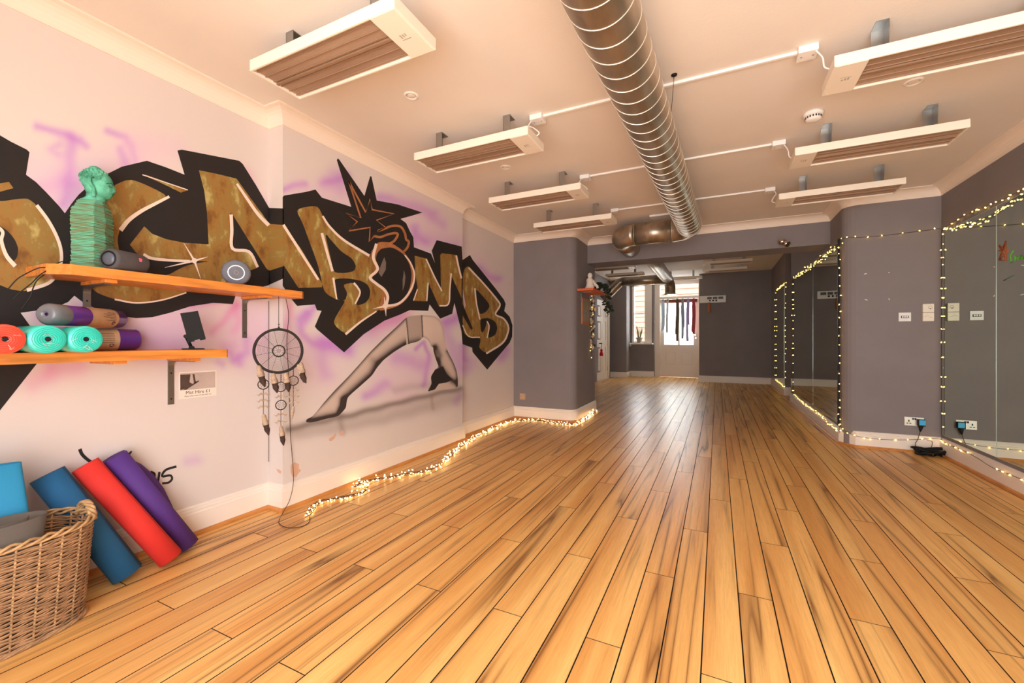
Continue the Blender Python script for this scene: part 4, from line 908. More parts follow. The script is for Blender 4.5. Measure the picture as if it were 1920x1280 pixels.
mat('mat_turquoise_edge', (40, 176, 162), .5); mat('mat_coral_edge', (206, 56, 42), .5)
shelf_mat(.556, 'mat_coral', 'coral red rolled mat in clear film at the left picture edge')
shelf_mat(.662, 'mat_turquoise', 'turquoise rolled mat next to the coral one on the lower shelf')
shelf_mat(.768, 'mat_turquoise', 'turquoise rolled mat in front of the kraft-labelled purple mat')
def labelled_mat(pa, pb, r, lab, f0, f1, film):
    ax = (pb - pa); ln = ax.length; ax.normalize()
    t = thing('rolled_yoga_mat', lab, 'yoga mat', tuple((pa + pb) / 2 - Vector((0, 0, r))), 'rolled mats on the lower shelf')
    mb = MB(); mb.lathe([(.01, .004), (r - .006, 0), (r, .008), (r, ln - .008), (r - .006, ln), (.01, ln - .004)], 36, axis=ax, org=pa); mb.build('roll', 'mat_purple_wrapped', t)
    mb = MB(); mb.lathe([(r + .0012, ln * f0), (r + .0012, ln * f1)], 36, axis=ax, org=pa, cap=False); b_ = mb.build('paper_band', 'kraft', t)
    side = Vector((0, 0, 1)).cross(ax).normalized(); side = side if side.x > 0 else -side
    for k in range(6):
        ang = -.55 + .16 * k; nrm = (side * math.cos(ang) + Vector((0, 0, 1)) * math.sin(-ang)).normalized(); tn = ax
        wv = [.1, .16, .13, .17, .08, .12][k] * ln * 1.2
        mb = MB(); mb.obox(pa + ax * (ln * f1 - .02 - wv / 2) + nrm * (r + .0016), tn, nrm.cross(tn), nrm, wv / 2, .0009, .0003); mb.build('print_line', 'ink', b_)
    nrm = (side * .85 + Vector((0, 0, -.5))).normalized(); cc = pa + ax * (ln * f1 - .03) + nrm * (r + .0018); tv = nrm.cross(ax)
    for k in range(3):
        q = 2 * PI * k / 3; mb = MB(); p1_ = cc + .009 * (math.cos(q) * ax + math.sin(q) * tv); p2_ = cc + .009 * (math.cos(q + 1.5) * ax + math.sin(q + 1.5) * tv); mb.tube([p1_, p2_], [.0022, .0012], 4); mb.build('recycling_mark', 'ink', b_)
    if film:
        mb = MB(); mb.lathe([(r + .0006, .06), (r + .001, .005), (r - .01, -.012), (r - .03, -.016), (.006, -.008)], 30, axis=ax, org=pa, cap=False); mb.build('film_end', 'film_grey', t)
labelled_mat(Vector((-2.607, .60, ZS2 + .0525)), Vector((-2.607, 1.082, ZS2 + .0525)), .0515, 'purple rolled mat with a kraft paper band lying on the shelf against the wall', .3, .82, False)
labelled_mat(Vector((-2.37, .70, ZS2 + .107 + .044)), Vector((-2.61, 1.01, ZS2 + .107 + .044)), .0425, 'purple rolled mat with a kraft paper band lying on top of the others', .42, .83, True)

# phone holder on the lower shelf
q = onX(362, 648, -2.5); ph = thing('phone_stand', 'black adjustable phone stand on the lower shelf', 'phone stand', (q.x, q.y, ZS2))
tocam = Vector((.93, -.36, 0)).normalized(); sd = Vector((0, 0, 1)).cross(tocam).normalized()
base_c = Vector((q.x, q.y, ZS2))
mb = MB(); mb.obox(base_c + Vector((0, 0, .003)), sd, tocam, (0, 0, 1), .045, .04, .003); mb.build('base_plate', 'black_plastic', ph)
hinge = base_c + sd * -.006 + Vector((0, 0, .008)); knee = base_c - sd * .03 + Vector((0, 0, .07)) 
mb = MB(); mb.tube([hinge, knee], .008, 10); mb.cyl(hinge - sd * .0 - tocam * .014, hinge + tocam * .014, .012, 16); mb.cyl(knee - tocam * .014, knee + tocam * .014, .010, 16); mb.build('arm', 'black_plastic', ph)
c = base_c + Vector((0, 0, .125)) + sd * .0; upv = (Vector((0, 0, 1)) - sd * .22 - tocam * .1).normalized(); ac = upv.cross(tocam).normalized()
mb = MB(); mb.obox(c, ac, upv, tocam, .038, .075, .005); mb.build('holder_plate', 'black_plastic', ph)
for s_ in (-.024, .024):
    mb = MB(); mb.obox(c - upv * .077 + ac * s_ + tocam * .008, ac, upv, tocam, .011, .004, .013); mb.build('lip', 'black_plastic', ph)

# mat hire notice
n0 = onX(333, 697, XL); n1 = onX(406, 747, XL)
no = thing('paper_notice', 'small paper notice reading Mat Hire 1 pound taped below the lower shelf', 'notice', (XL + .001, (n0.y + n1.y) / 2, .85))
ya, yb = n0.y + .005, n1.y - .002; za, zb = .775, .925
mb = MB(); mb.box(XL + .0008, XL + .0018, ya, yb, za, zb); mb.build('sheet', 'paper', no)
mb = MB(); mb.box(XL + .0018, XL + .0022, ya + .006, yb - .006, za + .048, zb - .008); pho = mb.build('photo_print', 'photo_light', no)
for poly in ([(0, .05), (.0, .085), (.05, .085), (.045, .04), (.06, .03), (.03, .01), (0, .0)], [(.06, .085), (.07, .085), (.076, .045), (.085, .035), (.068, .03)], [(.01, .0), (.03, .0), (.095, .042), (.09, .047)]):
    mb = MB(); mb.add([(XL + .0025, ya + .007 + a, za + .05 + b) for a, b in poly], [tuple(range(len(poly)))]); mb.build('photo_shape', 'photo_dark', pho)
def text(body, size, loc, m, parent, name='lettering', rot=(PI / 2, 0, PI / 2), align='CENTER'):
    cu = bpy.data.curves.new(name, 'FONT'); cu.body = body; cu.size = size; cu.align_x = align; cu.extrude = .0002; cu.resolution_u = 2
    tmp = bpy.data.objects.new('t', cu); C.objects.link(tmp); dg = bpy.context.evaluated_depsgraph_get(); me = bpy.data.meshes.new_from_object(tmp.evaluated_get(dg)); bpy.data.objects.remove(tmp)
    me.materials.clear(); me.materials.append(MATS[m]); me.name = name
    o = bpy.data.objects.new(name, me); C.objects.link(o); o.location = loc; o.rotation_euler = rot
    if parent: o.parent = parent; o.matrix_parent_inverse = parent.matrix_basis.inverted()
    o['kind'] = 'stuff'
    return o
bpy.context.view_layer.update()
text('Mat Hire £1', .026, (XL + .0022, (ya + yb) / 2, za + .024), 'ink', no)
text('Please clean mats and take after use', .0095, (XL + .0022, (ya + yb) / 2, za + .010), 'ink', no)

# ------------------------------------------------------------------ dream catcher
dc = Vector((-2.43, 1.715, 1.035)); nrm = Vector((.92, -.39, 0)).normalized(); sx = Vector((0, 0, 1)).cross(nrm).normalized(); uz = Vector((0, 0, 1))
dr = thing('dream_catcher', 'black webbed dream catcher with feathers hanging from the upper shelf', 'dream catcher', (dc.x, dc.y, .45))
def ring(mb, c, r, w, n=40): mb.tube([c + r * (math.cos(2 * PI * k / n) * sx + math.sin(2 * PI * k / n) * uz) for k in range(n)], w, 8, closed=True)
def web(mb, c, r0, r1, spokes, loops, w):
    A_ = [2 * PI * k / spokes + .2 for k in range(spokes)]
    for a in A_: mb.tube([c + r0 * (math.cos(a) * sx + math.sin(a) * uz), c + r1 * (math.cos(a) * sx + math.sin(a) * uz)], w, 4)
    for l in range(loops):
        r = r0 + (r1 - r0) * (l + .6) / loops; pts = []
        for k in range(spokes):
            a0 = A_[k]; a1 = a0 + 2 * PI / spokes
            for q in range(3):
                t = q / 3; a = a0 + (a1 - a0) * t; rr = r * (1 - .09 * math.sin(PI * t)); pts.append(c + rr * (math.cos(a) * sx + math.sin(a) * uz))
        mb.tube(pts, w * .8, 3, closed=True)
RB = .133
mb = MB(); ring(mb, dc, RB, .0085, 56); mb.build('hoop', 'ring_black', dr)
mb = MB(); web(mb, dc, .034, RB - .004, 12, 13, .0009); mb.build('web', 'wire_black', dr)
mb = MB(); ring(mb, dc, .034, .0042, 32); mb.build('inner_hoop', 'ring_black', dr)
mb = MB(); web(mb, dc, .003, .032, 9, 2, .0008); mb.build('inner_web', 'wire_black', dr)
mb = MB(); mb.tube([dc + uz * (RB + .004), dc + uz * (1.372 - dc.z - .001)], .0016, 5); mb.sphere(dc + uz * (RB + .012), .006); mb.sphere(dc + uz * (RB + .03), .004); mb.build('hanging_cord', 'wire_black', dr)
def feather(c, ln, w, lean, parent, dark_tip=True):
    dirv = (-uz + sx * lean).normalized(); lat = dirv.cross(nrm).normalized(); N = 12
    for part, (t0, t1), m_ in (('feather', (0, .55 if dark_tip else 1.), 'feather_pale'), ('feather_tip', (.5, 1.), 'feather_dark')):
        if part == 'feather_tip' and not dark_tip: continue
        vs = []; fs = []
        for i in range(N + 1):
            t = t0 + (t1 - t0) * i / N; wd = w * (math.sin(PI * min(1, t * .93 + .07)) ** .6) * (.9 + .1 * math.sin(19 * t)); cpt = c + dirv * ln * t + sx * lean * .2 * ln * t * t
            for s_, o_ in ((-1, .0), (0, .004), (1, .0)): vs.append(cpt + lat * wd * s_ + nrm * (o_ + (.0012 if m_ == 'feather_dark' else 0)))
            for s_, o_ in ((1, -.003), (-1, -.003)): vs.append(cpt + lat * wd * s_ * .9 + nrm * o_)
        for i in range(N):
            a, b = i * 5, i * 5 + 5
            for k in range(5): fs.append((a + k, a + (k + 1) % 5, b + (k + 1) % 5, b + k))
        mbf = MB(); mbf.add(vs, fs, True); mbf.build(part, m_, parent)
def small_drop(x, top, hoopz, segs, tail, parent):
    mb = MB(); mb.tube([dc + sx * x + uz * top, dc + sx * x + uz * (hoopz + .028)], .0016, 5); mb.build('cord', 'wire_black', parent)
    for k in range(4):
        mb = MB(); mb.sphere(dc + sx * x + uz * (hoopz + .036 + k * .011), .0042, 8, 6); mb.build('bead', 'bead', parent)
    mb = MB(); ring(mb, dc + sx * x + uz * hoopz, .029, .003, 28); h_ = mb.build('small_hoop', 'ring_black', parent)
    mb = MB(); web(mb, dc + sx * x + uz * hoopz, .004, .027, 8, 1, .0007); mb.build('small_web', 'wire_black', h_)
    z = hoopz - .03
    mb = MB(); mb.tube([dc + sx * x + uz * z, dc + sx * x + uz * (z - tail)], .0018, 5); mb.build('cord', 'wire_black', parent)
    for k in range(segs):
        zc = z - .03 - k * .038
        for s_ in (-1, 1):
            mb = MB(); c0 = dc + sx * x + uz * zc
            mb.tube([c0, c0 + sx * s_ * .012 + uz * .006 + nrm * .004, c0 + sx * s_ * .026 - uz * .006, c0 + sx * s_ * .036 + uz * .001], [.004, .0065, .004, .001], 6); mb.build('shell_feather', 'feather_pale', parent)
    return z - tail
z1 = small_drop(-.083, -.105, -.200, 3, .15, dr); feather(dc - sx * .083 + uz * z1, .135, .019, .18, dr)
z1 = small_drop(.012, -.135, -.222, 1, .05, dr)
mb = MB(); ring(mb, dc + sx * .012 + uz * (z1 - .032), .029, .003, 28); h_ = mb.build('small_hoop', 'ring_black', dr); mb = MB(); web(mb, dc + sx * .012 + uz * (z1 - .032), .004, .027, 8, 1, .0007); mb.build('small_web', 'wire_black', h_)
z2 = z1 - .062
for k in range(2):
    for s_ in (-1, 1):
        c0 = dc + sx * .012 + uz * (z2 - .03 - k * .042); mb = MB(); mb.tube([c0, c0 + sx * s_ * .012 + uz * .006, c0 + sx * s_ * .026 - uz * .006, c0 + sx * s_ * .036 + uz * .001], [.004, .0065, .004, .001], 6); mb.build('shell_feather', 'feather_pale', dr)
mb = MB(); mb.tube([dc + sx * .012 + uz * z2, dc + sx * .012 + uz * (z2 - .1)], .0018, 5); mb.build('cord', 'wire_black', dr)
feather(dc + sx * .012 + uz * (z2 - .1), .125, .018, .1, dr)
z1 = small_drop(.082, -.105, -.188, 3, .13, dr); feather(dc + sx * .082 + uz * z1, .085, .011, -.12, dr, False)
for x, top, ln, le in ((-.112, -.085, .125, .22), (-.035, -.135, .115, .16), (.036, -.135, .115, .12), (.108, -.085, .12, .3), (.122, -.075, .12, .12)): feather(dc + sx * x + uz * top + nrm * .012, ln * 1.08, .021, le, dr)

# black power lead running down the corner to the floor lights, and thin string along the corner
mb = MB(); mb.tube(catmull([onX(536, 560, -2.50), onX(541, 590, -2.50), onX(538, 640, -2.51), onX(541, 700, -2.51), onX(543, 760, -2.515), onX(545, 820, -2.515), onX(549, 870, -2.512), onX(550, 905, -2.49), onX(543, 937, -2.45), onZ(530, 962, .004), onZ(523, 980, .004), onZ(540, 989, .004), onZ(565, 987, .004), onZ(580, 978, .004), onZ(580, 968, .006)], 8), .0022, 6)
tag(mb.build('power_lead', 'wire_brown'), 'thin dark lead running down beside the wall corner to the floor lights', 'cable')
mb = MB(); mb.tube([(XL + .008, YB0 - .008, 1.36), (XL + .008, YB0 - .008, .30)], .0016, 5); tag(mb.build('corner_cable', 'wire_brown'), 'thin straight cord hanging in the inner corner behind the dream catcher', 'cord')

# ------------------------------------------------------------------ mats leaning on the wall
def leaning(name, pb, pt, r, m, lab, flap=None):
    pb = Vector(pb); pt = Vector(pt); ax = (pt - pb).normalized(); ln = (pt - pb).length
    low = r * math.sqrt(max(0, 1 - ax.z ** 2)); pb.z += low - .0 ; pt.z += low
    t = thing(name, lab, 'yoga mat', (pb.x, pb.y, 0), 'yoga mats leaning on the wall')
    a = Vector((0, 0, 1)).cross(ax).normalized(); b = ax.cross(a); th = .005; turns = 5.2; N = 220
    vs = []; fs = []
    for i in range(N + 1):
        ph = 2 * PI * turns * i / N; rr = .012 + (r - .012) * i / N; rr2 = rr - th
        for q in (rr, max(.006, rr2)):
            o = q * (math.cos(ph) * a + math.sin(ph) * b); vs += [pb + o, pb + o + ax * ln]
    for i in range(N):
        k, l = 4 * i, 4 * i + 4
        fs += [(k, k + 1, l + 1, l), (k + 2, l + 2, l + 3, k + 3), (k, l, l + 2, k + 2), (k + 1, k + 3, l + 3, l + 1)]
    fs += [(4 * N, 4 * N + 1, 4 * N + 3, 4 * N + 2)]
    mb = MB(); mb.add(vs, fs, True); me = mb.build('rolled_sheet', m, t)
    if flap:
        f0, dirv = flap; dirv = Vector(dirv).normalized(); o = f0[0] * a + f0[1] * b; mbf = MB(); vs = []; fs = []
        prof = [(.995, .0), (.98, .03), (.9, .062), (.78, .078), (.62, .074), (.42, .05), (.25, .015)]
        for t_, w_ in prof:
            for q in (0, .5, 1):
                c_ = pb + o + ax * ln * t_ + dirv * w_ * q - Vector((0, 0, .02 * q * q))
                vs += [c_, c_ + Vector((-.004, 0, 0))]
        for i_ in range(len(prof) - 1):
            k, l = 6 * i_, 6 * i_ + 6
            for q in (0, 2): fs += [(k + q, k + q + 2, l + q + 2, l + q), (k + q + 1, l + q + 1, l + q + 3, k + q + 3)]
            fs += [(k + 4, k + 5, l + 5, l + 4)]
        mbf.add(vs, fs, True); mbf.build('loose_flap', m, t)
    return t
leaning('leaning_yoga_mat', (-2.44, .978, 0), (-2.592, .765, .495), .064, 'mat_navy', 'dark blue rolled mat leaning on the wall behind the basket')
leaning('leaning_yoga_mat', (-2.425, 1.14, 0), (-2.592, .885, .505), .056, 'mat_red', 'red rolled mat leaning on the wall between the blue and purple ones')
leaning('leaning_yoga_mat', (-2.505, 1.255, 0), (-2.602, .99, .52), .052, 'mat_purple', 'purple rolled mat leaning on the wall, rightmost of the leaning three', ((-.03, .02), (-.12, 1, -.12)))

# ------------------------------------------------------------------ wicker basket
BCX, BCY, BA, BB, BH = -2.378, .385, .178, .43, .375
def bpt(t, z, k=1.):
    e = .62; c, s = math.cos(t), math.sin(t); f_ = .93 + .07 * z / BH
    return Vector((BCX + k * f_ * BA * math.copysign(abs(c) ** e, c), BCY + k * f_ * BB * math.copysign(abs(s) ** e, s), z))
def bparam(n):      # even spacing round the outline
    T = np.linspace(0, 2 * PI, 1441); P = np.array([bpt(t, 0)[:2] for t in T]); L_ = np.concatenate([[0], np.cumsum(np.hypot(*np.diff(P, axis=0).T))])
    return np.interp(np.linspace(0, L_[-1], n + 1)[:-1], L_, T)
bk = thing('wicker_basket', 'oblong woven wicker basket with plaited handle at the left picture edge', 'basket', (BCX, BCY, 0))
NS = 34; TS = bparam(NS); TW = bparam(NS * 4)
mb = MB()
for t in TS: mb.tube([bpt(t, z) for z in (0.004, .1, .2, .3, BH)], .0036, 6)
mb.build('stakes', 'wicker_light', bk, kind='stuff')
mb = MB(); rows = 54
for r_ in range(rows):
    z = .008 + r_ * (BH - .02) / rows; pts = []
    for i, t in enumerate(TW):
        w = math.cos(PI * i / 4 + (PI if r_ % 2 else 0)) * .0054
        p = bpt(t, z + .002 * math.sin(i * 1.3 + r_)); q = bpt(t, z, 1.03) - bpt(t, z, 1.); q.normalize(); pts.append(p + q * w)
    mb.tube(pts, rng.uniform(.0030, .0039), 5, closed=True)
mb.build('weave', 'wicker', bk, kind='stuff')
mb = MB()
for ph in range(3):
    pts = []
    for i, t in enumerate(TW):
        q = (bpt(t, BH, 1.03) - bpt(t, BH)).normalized(); a = PI * 2 * i / 9 + ph * 2 * PI / 3; pts.append(bpt(t, BH) + q * .010 * math.cos(a) + Vector((0, 0, .010 * math.sin(a) + .004)))
    mb.tube(pts, .0052, 6, closed=True)
mb.build('rim', 'wicker_light', bk)
mb = MB()
for ph in range(3):
    pts = [bpt(t, .009) + (bpt(t, 0, 1.03) - bpt(t, 0)).normalized() * (.008 + .005 * math.cos(2 * PI * i / 9 + ph * 2)) + Vector((0, 0, .004 * math.sin(2 * PI * i / 9 + ph * 2))) for i, t in enumerate(TW)]
    mb.tube(pts, .005, 6, closed=True)
mb.build('foot_border', 'wicker', bk)
mb = MB(); mb.prism([tuple(bpt(t, 0, .97)[:2]) for t in TS], .004, .014); mb.build('base', 'wicker', bk)
for s_ in (1, -1):
    mb = MB(); hc_ = Vector((BCX, BCY + s_ * BB * .995, BH))
    arcp = [hc_ + Vector((.062 * math.cos(PI * (1 - i / 20)), 0, .062 * math.sin(PI * i / 20) - .012)) for i in range(21)]
    for ph in range(3):
        mb.tube([p + Vector((.008 * math.cos(i * .9 + ph * 2.1), .009 * math.sin(i * .9 + ph * 2.1), .004 * math.cos(i * .9 + ph * 2.1))) for i, p in enumerate(arcp)], .0065, 6)
    mb.build('handle', 'wicker_light', bk)
# mats inside the basket
def sheet_roll(name, lab, m, pts2, org, ax, ln, up_, cross, th=.005):
    ax = Vector(ax).normalized(); cross = Vector(cross).normalized(); up_ = Vector(up_).normalized(); P = catmull([(a, b, 0) for a, b in pts2], 6); vs = []; fs = []; n = len(P)
    for i, p in enumerate(P):
        q = P[min(i + 1, n - 1)] - P[max(i - 1, 0)]; nn = Vector((-q.y, q.x, 0)).normalized() * th
        for w_ in (p, p + nn):
            o = Vector(org) + cross * w_.x + up_ * w_.y; vs += [o, o + ax * ln]
    for i in range(n - 1):
        k, l = 4 * i, 4 * i + 4; fs += [(k, k + 1, l + 1, l), (k + 2, l + 2, l + 3, k + 3), (k, l, l + 2, k + 2), (k + 1, k + 3, l + 3, l + 1)]
    fs += [(0, 2, 3, 1), (4 * n - 4, 4 * n - 3, 4 * n - 1, 4 * n - 2)]
    mb = MB(); mb.add(vs, fs, True); return tag(mb.build(name, m), lab, 'yoga mat', 'mats in the basket')
sheet_roll('folded_yoga_mat', 'bright blue mat standing folded inside the wicker basket', 'mat_blue', [(-.16, .01), (-.06, -.01), (.03, -.012), (.075, .005), (.07, .03), (.03, .035), (-.05, .03), (-.15, .045)], (-2.47, .63, .03), (.0, -.10, 1), .60, (1, 0, 0), (.15, 1, 0))
sheet_roll('rolled_yoga_mat', 'grey mat rolled up inside the wicker basket', 'mat_grey', [(.15 * math.cos(a) * (.55 + .45 * a / 9), .085 * math.sin(a) * (.55 + .45 * a / 9)) for a in np.linspace(0, 9.4, 26)], (-2.33, .50, .03), (.03, .12, 1), .42, (1, 0, 0), (0, 1, 0))

# ------------------------------------------------------------------ string lights
def bulbs_on(mb, pts, step, spread, r=.006, ln=.014, rnd=None, up_bias=0.):
    P = catmull(pts, 10); acc = 0; nxt = step * .5
    for a, b in zip(P[:-1], P[1:]):
        L_ = (b - a).length
        while acc + L_ > nxt:
            p = a + (b - a) * ((nxt - acc) / L_); dv = Vector(rng.normal(size=3)); dv.z += up_bias; dv.normalize(); off = Vector(rng.normal(size=3)) * spread
            c = p + off; c2 = c + dv * ln
            mb.tube([c, c + dv * ln * .4, c2], [r * .55, r, r * .4], 6); nxt += step * rng.uniform(.6, 1.5)
        acc += L_
def light_string(label, runs, m_bulb='bulb_lit_right', step=.095, spread=.004, r=.0055, wires=1, wob=.004, off=None, group='string lights on the right'):
    allp = [Vector(p) for run in runs for p in run]; base = min(allp, key=lambda p: p.z)
    t = thing('string_light', label, 'string lights', tuple(base), group)
    mbb = MB()
    for run in runs:
        run = [Vector(p) for p in run]
        for w in range(wires):
            pts = [p + (Vector(rng.normal(size=3)) * wob * (w + .3)) for p in run] if wires > 1 else run
            mb = MB(); mb.tube(catmull(pts, 8), .0021, 5); mb.build('wire', 'wire_black', t)
        bulbs_on(mbb, run, step, spread, r)
    mbb.build('lamps', m_bulb, t, kind='stuff')
    return t
# left: bundle lying along the skirting
pxs = [(578,968),(586,952),(598,942),(612,938),(628,936),(645,933),(660,930),(676,926),(686,918),(682,906),(668,912),(676,905),(690,902),(706,899),(730,896),(760,890),(790,885),(812,879),(830,868),(842,856),(852,846),(868,836),(886,822),(905,812),(925,803),(945,795),(960,790),(978,788),(1000,788),(1025,791),(1050,794),(1072,796),(1090,790),(1101,783),(1109,775),(1115,769),(1120,771)]
base = [onZ(u, v, .012) for u, v in pxs]
fl_ = thing('string_light', 'dense warm string lights bundled along the floor below the mural', 'string lights', tuple(base[12] - Vector((0, 0, .012))))
for w in range(3):
    P = catmull(base, 10); mb = MB(); pts = []
    for i, p in enumerate(P):
        a = i * .55 + w * 2.1; pts.append(p + Vector((.018 * math.cos(a) * (.6 + .4 * math.sin(i * .17)), .018 * math.sin(a * 1.13), .006 + .006 * math.sin(a))))
    mb.tube(pts, .0022, 5); mb.build('wire', 'wire_brown', fl_)
mb = MB(); bulbs_on(mb, base, .0115, .015, .0046, .012, up_bias=.5); 
for i, v in enumerate(mb.v):
    if v[2] < .004: mb.v[i] = (v[0], v[1], .004 + (.004 - v[2]) * .3)
mb.build('lamps', 'bulb_lit', fl_, kind='stuff')
# right: around the mirrors and pier
XW = XR - .022; YW = YPR - .03
near_tl = onX(1766, 430, XW)
light_string('string lights running down the near mirror edge beside the switch pier', [[onX(1766, v, XW) for v in (430, 520, 600, 700, 780, 826)]])
light_string('string lights bundled over the top of the near mirror', [[near_tl, onX(1800, 408, XW), onX(1840, 390, XW), onX(1880, 374, XW), onX(1925, 352, XW), onX(1980, 330, XW)], [near_tl, onX(1800, 424, XW), onX(1845, 409, XW), onX(1885, 388, XW), onX(1925, 364, XW), onX(1980, 338, XW)], [near_tl, onX(1805, 426, XW), onX(1850, 412, XW), onX(1890, 380, XW), onX(1930, 358, XW), onX(1980, 336, XW)]], step=.085)
light_string('string lights looped across the face of the switch pier', [[(XM2 - .02, YPR + .17, 2.19), onY(1590, 445, YW), onY(1612, 445, YW), onY(1660, 441, YW), onY(1710, 435, YW), onY(1764, 428, YW)]], step=.11)
light_string('string lights sagging along the skirting below the sockets', [[(XM2 - .03, YPR + .15, .2), onY(1590, 811, YW), onY(1620, 820, YW), onY(1665, 824, YW), onY(1710, 824, YW), onY(1760, 821, YW)]], step=.085)
light_string('string lights along the ledge below the near mirror', [[onX(1764, 823, XW), onX(1775, 832, XW), onX(1800, 842, XW), onX(1830, 857, XW), onX(1860, 876, XW), onX(1890, 888, XW), onX(1925, 902, XW), onX(1990, 930, XW)]], step=.085)
XW2 = XM2 - .022
light_string('string lights down the near edge of the middle mirror', [[onX(1574, v, XW2) for v in (455, 540, 640, 740, 812)]], step=.085)
light_string('bundle of string lights over the top of the middle mirror', [[onX(1577, 452, XW2), onX(1562, 470, XW2), onX(1540, 484, XW2), onX(1515, 503, XW2), onX(1490, 520, XW2)], [onX(1574, 460, XW2), onX(1560, 465, XW2), onX(1535, 490, XW2), onX(1510, 500, XW2), onX(1488, 524, XW2)], [onX(1570, 466, XW2), onX(1550, 475, XW2), onX(1528, 492, XW2), onX(1506, 510, XW2), onX(1487, 522, XW2)]], step=.17, spread=.01, r=.0052)
light_string('string lights along the bottom of the middle mirror', [[onX(1576, 809, XW2), onX(1560, 798, XW2), onX(1545, 785, XW2), onX(1535, 776, XW2), onX(1520, 765, XW2), onX(1500, 750, XW2), onX(1489, 739, XW2)]], step=.06)
light_string('string lights down the far edge of the middle mirror', [[onX(1486, v, XW2) for v in (525, 580, 640, 700, 738)]], step=.12, r=.0068)
XW3 = 1.222 - .024
light_string('string lights over and down the farthest mirror by the end wall', [[onX(1474, 530, XW3), onX(1464, 537, XW3), onX(1455, 544, XW3)], [onX(1453.5, v, XW3) for v in (545, 600, 660, 710)], [onX(1473, v, XW3) for v in (532, 600, 660, 722)]], step=.13, r=.0075)
light_string('string lights along the bottom of the farthest mirror', [[onX(1454, 711, XW3), onX(1462, 718, XW3), onX(1472, 726, XW3)]], step=.1, r=.0075)

# ------------------------------------------------------------------ switches, sockets, boxes on the piers
def on_pier(u, v): return onY(u, v, YPR)
c = on_pier(1696, 594); sw = thing('light_switch', 'square white triple light switch on the right grey pier', 'switch', (c.x, YPR, c.z))
mb = MB(); mb.rbox(c.x - .047, c.x + .047, YPR - .009, YPR, c.z - .043, c.z + .043, .002); mb.build('plate', 'white_plastic', sw)
mb = MB(); mb.rbox(c.x - .03, c.x + .03, YPR - .0105, YPR - .008, c.z - .012, c.z + .012, .001); mb.build('switch_surround', 'dark_metal', sw)
for k in (-1, 0, 1):
    mb = MB(); mb.rbox(c.x + k * .017 - .006, c.x + k * .017 + .006, YPR - .015, YPR - .0095, c.z - .007, c.z + .009, .0012); mb.build('rocker', 'white_plastic', sw)
for (v0, v1), lab, dial in (((570, 585.5), 'upper cream control box with a round dial beside the near mirror', True), ((586.5, 602), 'lower cream control box beside the near mirror', False)):
    p0 = on_pier(1728, v0); p1 = on_pier(1749, v1); t = thing('control_box', lab, 'control box', ((p0.x + p1.x) / 2, YPR, p1.z), 'cream control boxes')
    mb = MB(); mb.rbox(p0.x, p1.x, YPR - .032, YPR, p1.z, p0.z, .004); mb.build('case', 'box_cream', t)
    cx, cz = (p0.x + p1.x) / 2, (p0.z + p1.z) / 2
    if dial:
        mb = MB(); mb.tube([(cx + .012 + .014 * math.cos(a), YPR - .0325, cz + .004 + .014 * math.sin(a)) for a in np.linspace(-.8, 4, 14)], .0016, 5); mb.build('dial_mark', 'mark_beige', t)
        mb = MB(); mb.cyl((cx + .012, YPR - .036, cz - .006), (cx + .012, YPR - .031, cz - .006), .005, 12); mb.build('knob', 'dark_metal', t)
    else:
        mb = MB(); mb.tube([(cx - .03 + .012 * k, YPR - .0325, cz + .012 * math.sin(k * .9)) for k in range(4)], .0012, 5); mb.build('curve_mark', 'mark_beige', t)
        mb = MB(); mb.box(cx + .006, cx + .026, YPR - .0325, YPR - .0318, cz - .004, cz - .001); mb.build('name_mark', 'mark_beige', t)
c = on_pier(1713.5, 790); so = thing('double_socket', 'brushed steel double socket low on the right grey pier', 'socket', (c.x, YPR, c.z))
mb = MB(); mb.rbox(c.x - .073, c.x + .073, YPR - .008, YPR, c.z - .043, c.z + .043, .002); mb.build('plate', 'socket_steel', so)
for k in (-1, 1):
    for dx_, dz_, w_, h_ in ((0, .014, .005, .009), (-.011, -.010, .007, .004), (.011, -.010, .007, .004)):
        mb = MB(); mb.box(c.x + k * .04 + dx_ - w_, c.x + k * .04 + dx_ + w_, YPR - .0088, YPR - .0078, c.z - .008 + dz_ - h_, c.z - .008 + dz_ + h_); mb.build('pin_slot', 'black_plastic', so)
    mb = MB(); mb.rbox(c.x + k * .009 - .007, c.x + k * .009 + .007, YPR - .012, YPR - .0075, c.z + .018, c.z + .036, .001); mb.build('rocker', 'dark_metal', so)
pl_ = thing('power_adaptor', 'black plug with light blue face in the right steel socket', 'plug', (c.x + .045, YPR - .03, c.z))
mb = MB(); mb.rbox(c.x + .018, c.x + .075, YPR - .045, YPR - .0095, c.z - .036, c.z + .028, .004); mb.build('body', 'black_plastic', pl_)
mb = MB(); mb.rbox(c.x + .026, c.x + .073, YPR - .0475, YPR - .044, c.z - .026, c.z + .024, .001); mb.build('blue_face', 'plug_blue', pl_)
mb = MB(); mb.tube([(c.x + .044, YPR - .025, c.z - .034), (c.x + .042, YPR - .025, c.z - .07), (c.x + .04, YPR - .025, c.z - .09)], [.02, .012, .005], 12); mb.build('strain_relief', 'black_plastic', pl_)
mb = MB(); mb.tube(catmull([(c.x + .04, YPR - .025, c.z - .085), onY(1721, 823, YPR - .03), onY(1717, 830, YPR - .04), onY(1717, 836, YPR - .05)], 6), .0025, 6); mb.build('cord', 'wire_black', pl_)
k0 = onY(1713, 837.5, YPR - .05); k1 = onY(1729, 839.5, YPR - .05); mb = MB(); mb.tube([k0, k1], .007, 8); tag(mb.build('inline_switch', 'black_plastic'), 'small black inline switch hanging below the plugged adaptor', 'switch')
